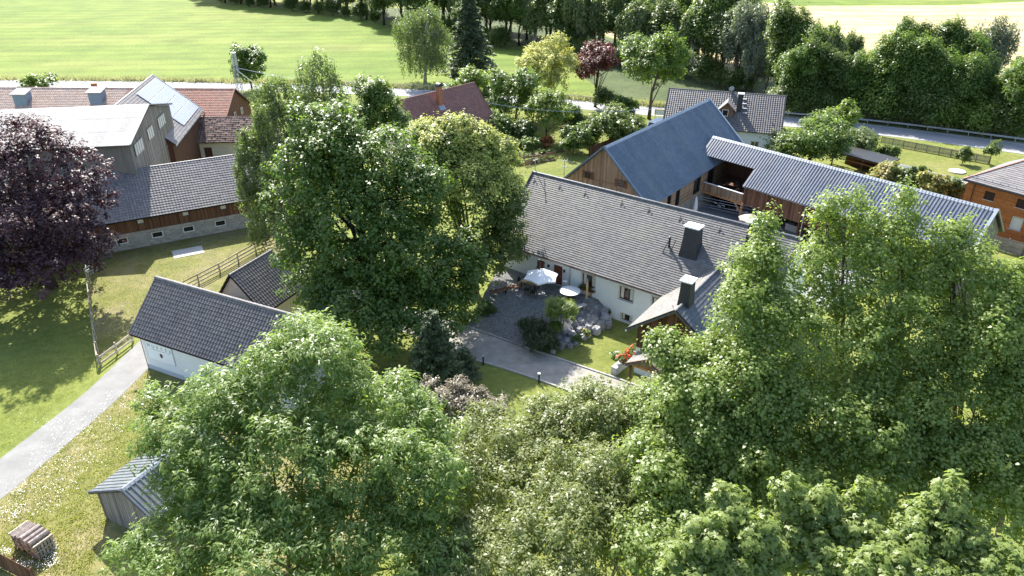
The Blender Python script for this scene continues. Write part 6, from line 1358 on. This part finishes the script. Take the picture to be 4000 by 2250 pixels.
# tall grass tufts: verge, paddock and field edges
def tufts(name, label, fn, n, mat, seed, h=.35, w=.06, sp=.12):
    g_ = np.random.default_rng(seed); pts = fn(g_, n//2); m = len(pts); k = 4
    p = np.repeat(pts, k, 0); p[:, :2] += g_.normal(0, sp, (m*k, 2)); H = h*g_.uniform(.5, 1.2, m*k); an = g_.uniform(0, 6.28, m*k); s = np.stack([np.cos(an), np.sin(an), 0*an], 1)*w*.5; t = np.stack([g_.normal(0, .35, m*k)*H, g_.normal(0, .35, m*k)*H, H], 1)
    p3 = np.concatenate([p[:, :2], np.zeros((m*k, 1))], 1); V = np.stack([p3-s, p3+s, p3+s*.3+t, p3-s*.3+t], 1); return tag(link(name, quads_mesh(name, V, mat, g_.random(m*k))), label, None, None, 'stuff')
def in_px(poly):
    poly = np.array(poly, float)
    def f(g_, n):
        lo, hi = poly.min(0), poly.max(0); out = []
        while len(out) < n:
            q = g_.uniform(lo, hi); ins = False; j = len(poly)-1
            for i in range(len(poly)):
                if (poly[i][1] > q[1]) != (poly[j][1] > q[1]) and q[0] < (poly[j][0]-poly[i][0])*(q[1]-poly[i][1])/(poly[j][1]-poly[i][1])+poly[i][0]: ins = not ins
                j = i
            if ins: out.append(P(*q))
        return np.array(out)
    return f
L_['grass'] = leafmat('grass_blades', (.2, .235, .06), (.34, .33, .12), .45, .8, (1.3, 1.4, .7), .1)
tufts('grass_tufts', 'longer grass tufts around the path, shed and wood pile', in_px([(0, 1970), (580, 1450), (700, 1500), (560, 1760), (420, 2050), (350, 2250), (0, 2250)]), 9000, L_['grass'], 811, .11, .05)
tufts('grass_tufts', 'grass tufts on the lawn left of the path', in_px([(0, 1450), (380, 1130), (400, 1440), (0, 1770)]), 4000, L_['grass'], 812, .06, .04)
tufts('grass_tufts', 'grass tufts in the dry paddock', in_px([(360, 1010), (1000, 900), (1050, 960), (760, 1130), (620, 1090), (510, 1300), (400, 1410)]), 6000, L_['grass'], 813, .09, .05, .3)
tufts('field_edge_grass', 'tall pale grass along the far side of the road', lambda g_, n: np.array([np.append(a_+(b_-a_)*t_, 0) for a_, b_, t_ in ((np.array(FAR[i]), np.array(FAR[i+1]), g_.random()) for i in g_.integers(8, 40, n))])+np.concatenate([g_.normal(0, .5, (n, 2)), np.zeros((n, 1))], 1), 6000, L_['wheatgrass'], 814, .9, .2, .4)
# guard rails
def guard_rail(label, pts):
    o = thing('guard_rail', label, 'guard rail', (pts[0][0], pts[0][1], 0)); b0 = np.array(pts[0]); prof = [(0, .0), (.05, .05), (.05, .12), (0, .16), (.05, .2), (.05, .27), (0, .32)]
    for a, b in zip(pts, pts[1:]):
        a, b = np.array(a)-b0, np.array(b)-b0; L = np.linalg.norm(b-a); t = (b-a)/L; nn = np.array([t[1], -t[0]]); mb = MB()
        vs = [(*(p+nn*x), .48+z) for p in (a, b) for x, z in prof]; k = len(prof); mb.add(vs, [(i, i+1, k+i+1, k+i) for i in range(k-1)]); mb.build('rail', M['steel'], o)
        for i in range(max(1, int(L/4))): p = a+(b-a)*(i+.5)/max(1, int(L/4)); mb = MB(); mb.box((*(p-nn*.08), .38), (.1, .1, .78)); mb.build('post', M['steel'], o)
RR = offset_line(ROAD, 4.0)
guard_rail('steel guard rail along the road before the right tree belt', [p for p in RR if 44 < p[0] < 112])
guard_rail('steel guard rail at the meadow side of the road behind the birch', [p for p in RR if -42 < p[0] < 24])
# poles and wires
def wire(name, label, a, b, sag=.6, r=.012, mat='steel', group='overhead wires'):
    a, b = np.array(a, float), np.array(b, float); pts = [a+(b-a)*t-np.array([0, 0, 4*sag*t*(1-t)]) for t in np.linspace(0, 1, 14)]; mb = MB(); mb.tube(pts, [r]*14, 4, False); return tag(mb.build(name, M[mat]), label, 'wire', group)
pb = PY(2205, 632, 92); base = (pb[0], 92.0)
o = thing('utility_pole', 'thin steel utility pole with insulators behind the farmhouse ridge', 'pole', (base[0], base[1], 0)); hp = float(pb[2])+.3; mb = MB(); mb.tube([(0, 0, 0), (0, 0, hp)], [.07, .05], 8); mb.build('shaft', M['steel'], o)
for z in (hp-.15, hp-1.0):
    mb = MB(); mb.bar((-.4, 0, z), (.4, 0, z), .06, .06); mb.build('cross_arm', M['steel'], o)
    for x in (-.36, .36): mb = MB(); mb.lathe([(.03, 0), (.06, .06), (.05, .16), (.02, .18)], 7, (x, 0, z+.03)); mb.build('insulator', M['capwhite'], o)
rm = FARM.wld((.25, .1, FARM.r+1.3)); far = PY(3230, 880, 78)
for k, (dz, lab) in enumerate(((0, 'top overhead wire crossing before the blue barn roof'), (-.35, 'second overhead wire crossing before the blue barn roof'), (-.7, 'third overhead wire crossing before the blue barn roof'), (-1.05, 'lowest overhead wire crossing before the blue barn roof'))):
    wire('wire', lab, (base[0]+.3*(-1)**k, base[1], hp-.1-(.85 if k > 1 else 0)), (far[0]+k*.25, far[1], far[2]+.8+dz*1.4), .8)
h1 = PY(2655, 412, 112); wire('wire', 'pale service wire from the white house roof towards the red-brown roof', h1, PY(1905, 402, 108), 1.2, .03)
mb = MB(); mb.tube([h1+np.array([0, 0, -3.2]), h1+np.array([0, 0, .25])], [.05, .05], 6); mb.bar(h1+np.array([-.5, 0, 0]), h1+np.array([.5, 0, 0]), .05, .05); mb.tube([h1+np.array([-1.2, 0, -2.6]), h1], [.025, .025], 5); tag(mb.build('roof_mast', M['steel']), 'small wire mast at the left end of the white house roof', 'mast')
mp_ = P(940, 372); o = thing('lattice_mast', 'grey steel lattice mast beside the compact tree left of the birch', 'mast', mp_); hm = float(PY(925, 207, mp_[1])[2]); cs = [(-.55, -.55), (.55, -.55), (.55, .55), (-.55, .55)]
for x, y in cs: mb = MB(); mb.tube([(x, y, 0), (x*.55, y*.55, hm)], [.06, .05], 5); mb.build('leg', M['steel'], o)
mb = MB(); nl = 9
for k in range(nl):
    f0, f1 = 1-.45*k/nl, 1-.45*(k+1)/nl; z0, z1 = hm*k/nl, hm*(k+1)/nl
    for i in range(4): (x0, y0), (x1, y1) = cs[i], cs[(i+1) % 4]; mb.tube([(x0*f0, y0*f0, z0), (x1*f1, y1*f1, z1)], [.03, .03], 4); mb.tube([(x1*f0, y1*f0, z0), (x0*f1, y0*f1, z1)], [.03, .03], 4)
mb.build('bracing', M['steel'], o); mb = MB(); mb.box((0, 0, hm+.05), (.8, .7, .1)); mb.build('head', M['steel'], o)
wire('wire', 'wire from the lattice mast into the birch', (mp_[0], mp_[1], hm*.62), (-24, 96, 7), .4, .03); wire('wire', 'upper wire from the lattice mast into the birch', (mp_[0], mp_[1], hm*.66), (-18, 110, 10), .4, .03)
# cars under the long shed
def car(label, loc, rz, mat, Lc=4.3, Wc=1.8, Hc=1.5):
    o = thing('parked_car', label, 'car', loc, rz, 'cars parked in the open garage'); mb = MB()
    prof = [(-Lc/2, .35), (-Lc/2+.02, .75), (-Lc/2+.9, .92), (-Lc/2+1.55, Hc-.05), (-.1, Hc), (Lc/2-.9, Hc-.08), (Lc/2-.35, .98), (Lc/2, .9), (Lc/2, .35)]
    n = len(prof); vs = []
    for y, s in ((-Wc/2, 0), (-Wc/2+.12, 1), (Wc/2-.12, 1), (Wc/2, 0)):
        for x, z in prof: vs.append((x*(1 if s == 0 else .995), y, min(z, .93) if s == 0 and z > .93 else z))
    for r_ in range(3):
        for i in range(n): mb.add([], []); mb.f.append((r_*n+i, r_*n+(i+1) % n, (r_+1)*n+(i+1) % n, (r_+1)*n+i)); mb.a.append(0)
    mb.v = [tuple(v) for v in vs]; mb.f += [tuple(range(n))[::-1], tuple(range(3*n, 4*n))]; mb.a += [0, 0]; mb.build('body', M[mat], o)
    mb = MB(); mb.add([(-Lc/2+.93, -.72, .96), (-Lc/2+.93, .72, .96), (-Lc/2+1.5, .64, Hc-.08), (-Lc/2+1.5, -.64, Hc-.08)], [(0, 1, 2, 3)]); mb.v = [(x-.02, y, z+.02) for x, y, z in mb.v]; mb.build('windscreen', M['glass'], o)
    for y in (-.62, .62): mb = MB(); mb.box((-Lc/2-.005, y, .68), (.06, .34, .16)); mb.build('headlight', M['capwhite'], o)
    mb = MB(); mb.box((-Lc/2-.012, 0, .62), (.05, .7, .14)); mb.build('grille', M['steel'], o); mb = MB(); mb.box((-Lc/2-.02, 0, .45), (.04, .52, .11)); mb.build('number_plate', M['paint_white'], o)
    for x in (-Lc/2+.8, Lc/2-.8):
        for y in (-Wc/2+.08, Wc/2-.08):
            mb = MB(); mb.tube([(x, y-.11, .32), (x, y+.11, .32)], [.32, .32], 14); w_ = mb.build('wheel', M['rubber'], o); mb = MB(); mb.tube([(x, y-.118, .32), (x, y+.118, .32)], [.19, .19], 10); mb.build('rim', M['steel'], w_)
car('black car parked in the open garage below the balcony', LONG.wld((4.2, .2, .02)), LONG.a+math.pi/2, 'car_black')
car('dark silver car next to the black car in the open garage', LONG.wld((xs-1.6 if False else 7.4, .5, .02)), LONG.a+math.pi/2, 'car_silver')
o = parasol('beige_parasol', 'beige parasol in the yard behind the rear chimney', P(2925, 905), 1.5, 2.3, 8, M['canvas_beige'])
o = thing('folded_parasol', 'folded white parasol standing by the barn wall in the yard', 'parasol', P(2712, 838)); mb = MB(); mb.lathe([(.3, .55), (.33, .7), (.26, 1.6), (.12, 2.3), (.03, 2.45)], 10); mb.build('canopy', M['canvas'], o); mb = MB(); mb.tube([(0, 0, 0), (0, 0, 2.5)], [.03, .03], 6); mb.build('pole', M['steel'], o); mb = MB(); mb.box((0, 0, .05), (.6, .6, .1)); mb.build('base', M['concrete'], o)
p = P(3095, 900); o = thing('stone_crate', 'grey wire crate of stones beside the downpipe of the long shed', 'crate', p, LONG.a); mb = MB(); mb.box((0, 0, .45), (1.5, 1.0, .8)); mb.build('fill', M['concrete'], o)
for z in (.06, .85): mb = MB(); mb.box((0, 0, z), (1.58, 1.08, .06)); mb.build('rim', M['steel'], o)
p = P(3150, 915); o = thing('orange_barrow', 'orange wheelbarrow tray beside the stone crate', 'wheelbarrow', p, .4); mb = MB(); mb.add([(-.5, -.3, .55), (.5, -.35, .6), (.5, .35, .6), (-.5, .3, .55), (-.25, -.15, .25), (.3, -.2, .25), (.3, .2, .25), (-.25, .15, .25)], [(4, 5, 6, 7), (0, 1, 5, 4), (1, 2, 6, 5), (2, 3, 7, 6), (3, 0, 4, 7)]); mb.build('tray', M['orange'], o)
mb = MB(); mb.tube([(-.55, -.05, .2), (-.55, .05, .2)], [.2, .2], 12); mb.build('wheel', M['rubber'], o)
for y in (-.28, .28): mb = MB(); mb.tube([(-.55, y*.2, .2), (.3, y, .4), (1.0, y, .62)], [.02]*3, 5); mb.build('handle', M['dark'], o); mb = MB(); mb.tube([(.3, y, .4), (.38, y, 0)], [.02]*2, 5); mb.build('leg', M['dark'], o)
# balcony table and chairs
bz = 2.66; pbt = LONG.wld((5.0, -1.0, bz)); table('balcony_table', 'dark table standing on the loft balcony', pbt, LONG.a, 1.6, .9, .75, M['board_brown'])
for i, (x, y, r_, lab) in enumerate(((4.0, -1.0, 1.57, 'chair at the left end of the balcony table'), (6.0, -1.0, -1.57, 'chair at the right end of the balcony table'), (5.0, -.2, 0, 'chair behind the balcony table'))): chair(lab, LONG.wld((x, y, bz)), LONG.a+r_, 'chairs on the balcony')
# van and beehive sign near the road, trampoline on the side lawn
p = P(2560, 520); o = thing('parked_van', 'white van mostly hidden behind the blue barn ridge', 'van', p, .9); mb = MB(); mb.extrude([(-2.4, -.95, .4), (-2.4, -.95, 1.0), (-1.6, -.95, 1.2), (-1.1, -.95, 2.1), (2.4, -.95, 2.15), (2.4, -.95, .4)], (0, 1.9, 0)); mb.build('body', M['paint_white'], o)
mb = MB(); mb.add([(-1.63, -.8, 1.24), (-1.63, .8, 1.24), (-1.15, .75, 2.02), (-1.15, -.75, 2.02)], [(0, 1, 2, 3)]); mb.build('windscreen', M['glass'], o)
for x in (-1.5, 1.5):
    for y in (-.88, .88): mb = MB(); mb.tube([(x, y-.1, .34), (x, y+.1, .34)], [.34, .34], 12); mb.build('wheel', M['rubber'], o)
p = P(2575, 466); o = thing('sign_board', 'yellow and white sign board at the roadside left of the white house', 'sign', p, -.2); mb = MB(); mb.box((0, 0, 1.3), (1.9, .05, 1.0)); mb.build('frame', M['yellow_flower'], o); mb = MB(); mb.box((0, -.03, 1.3), (1.4, .03, .7)); mb.build('panel', M['sign_white'], o)
for x in (-.8, .8): mb = MB(); mb.box((x, .04, .9), (.08, .08, 1.8)); mb.build('post', M['board_brown'], o)
p = P(3738, 672); o = thing('sandpit', 'pale covered sandpit on the side lawn beside the annex', 'sandpit', p); mb = MB(); mb.lathe([(1.1, 0), (1.1, .2), (.9, .26), (.02, .36)], 16); mb.build('cover', M['canvas'], o); mb = MB(); mb.lathe([(1.16, .0), (1.16, .14), (1.12, .14), (1.12, 0.0)], 16); mb.build('border', M['timber_pale'], o)
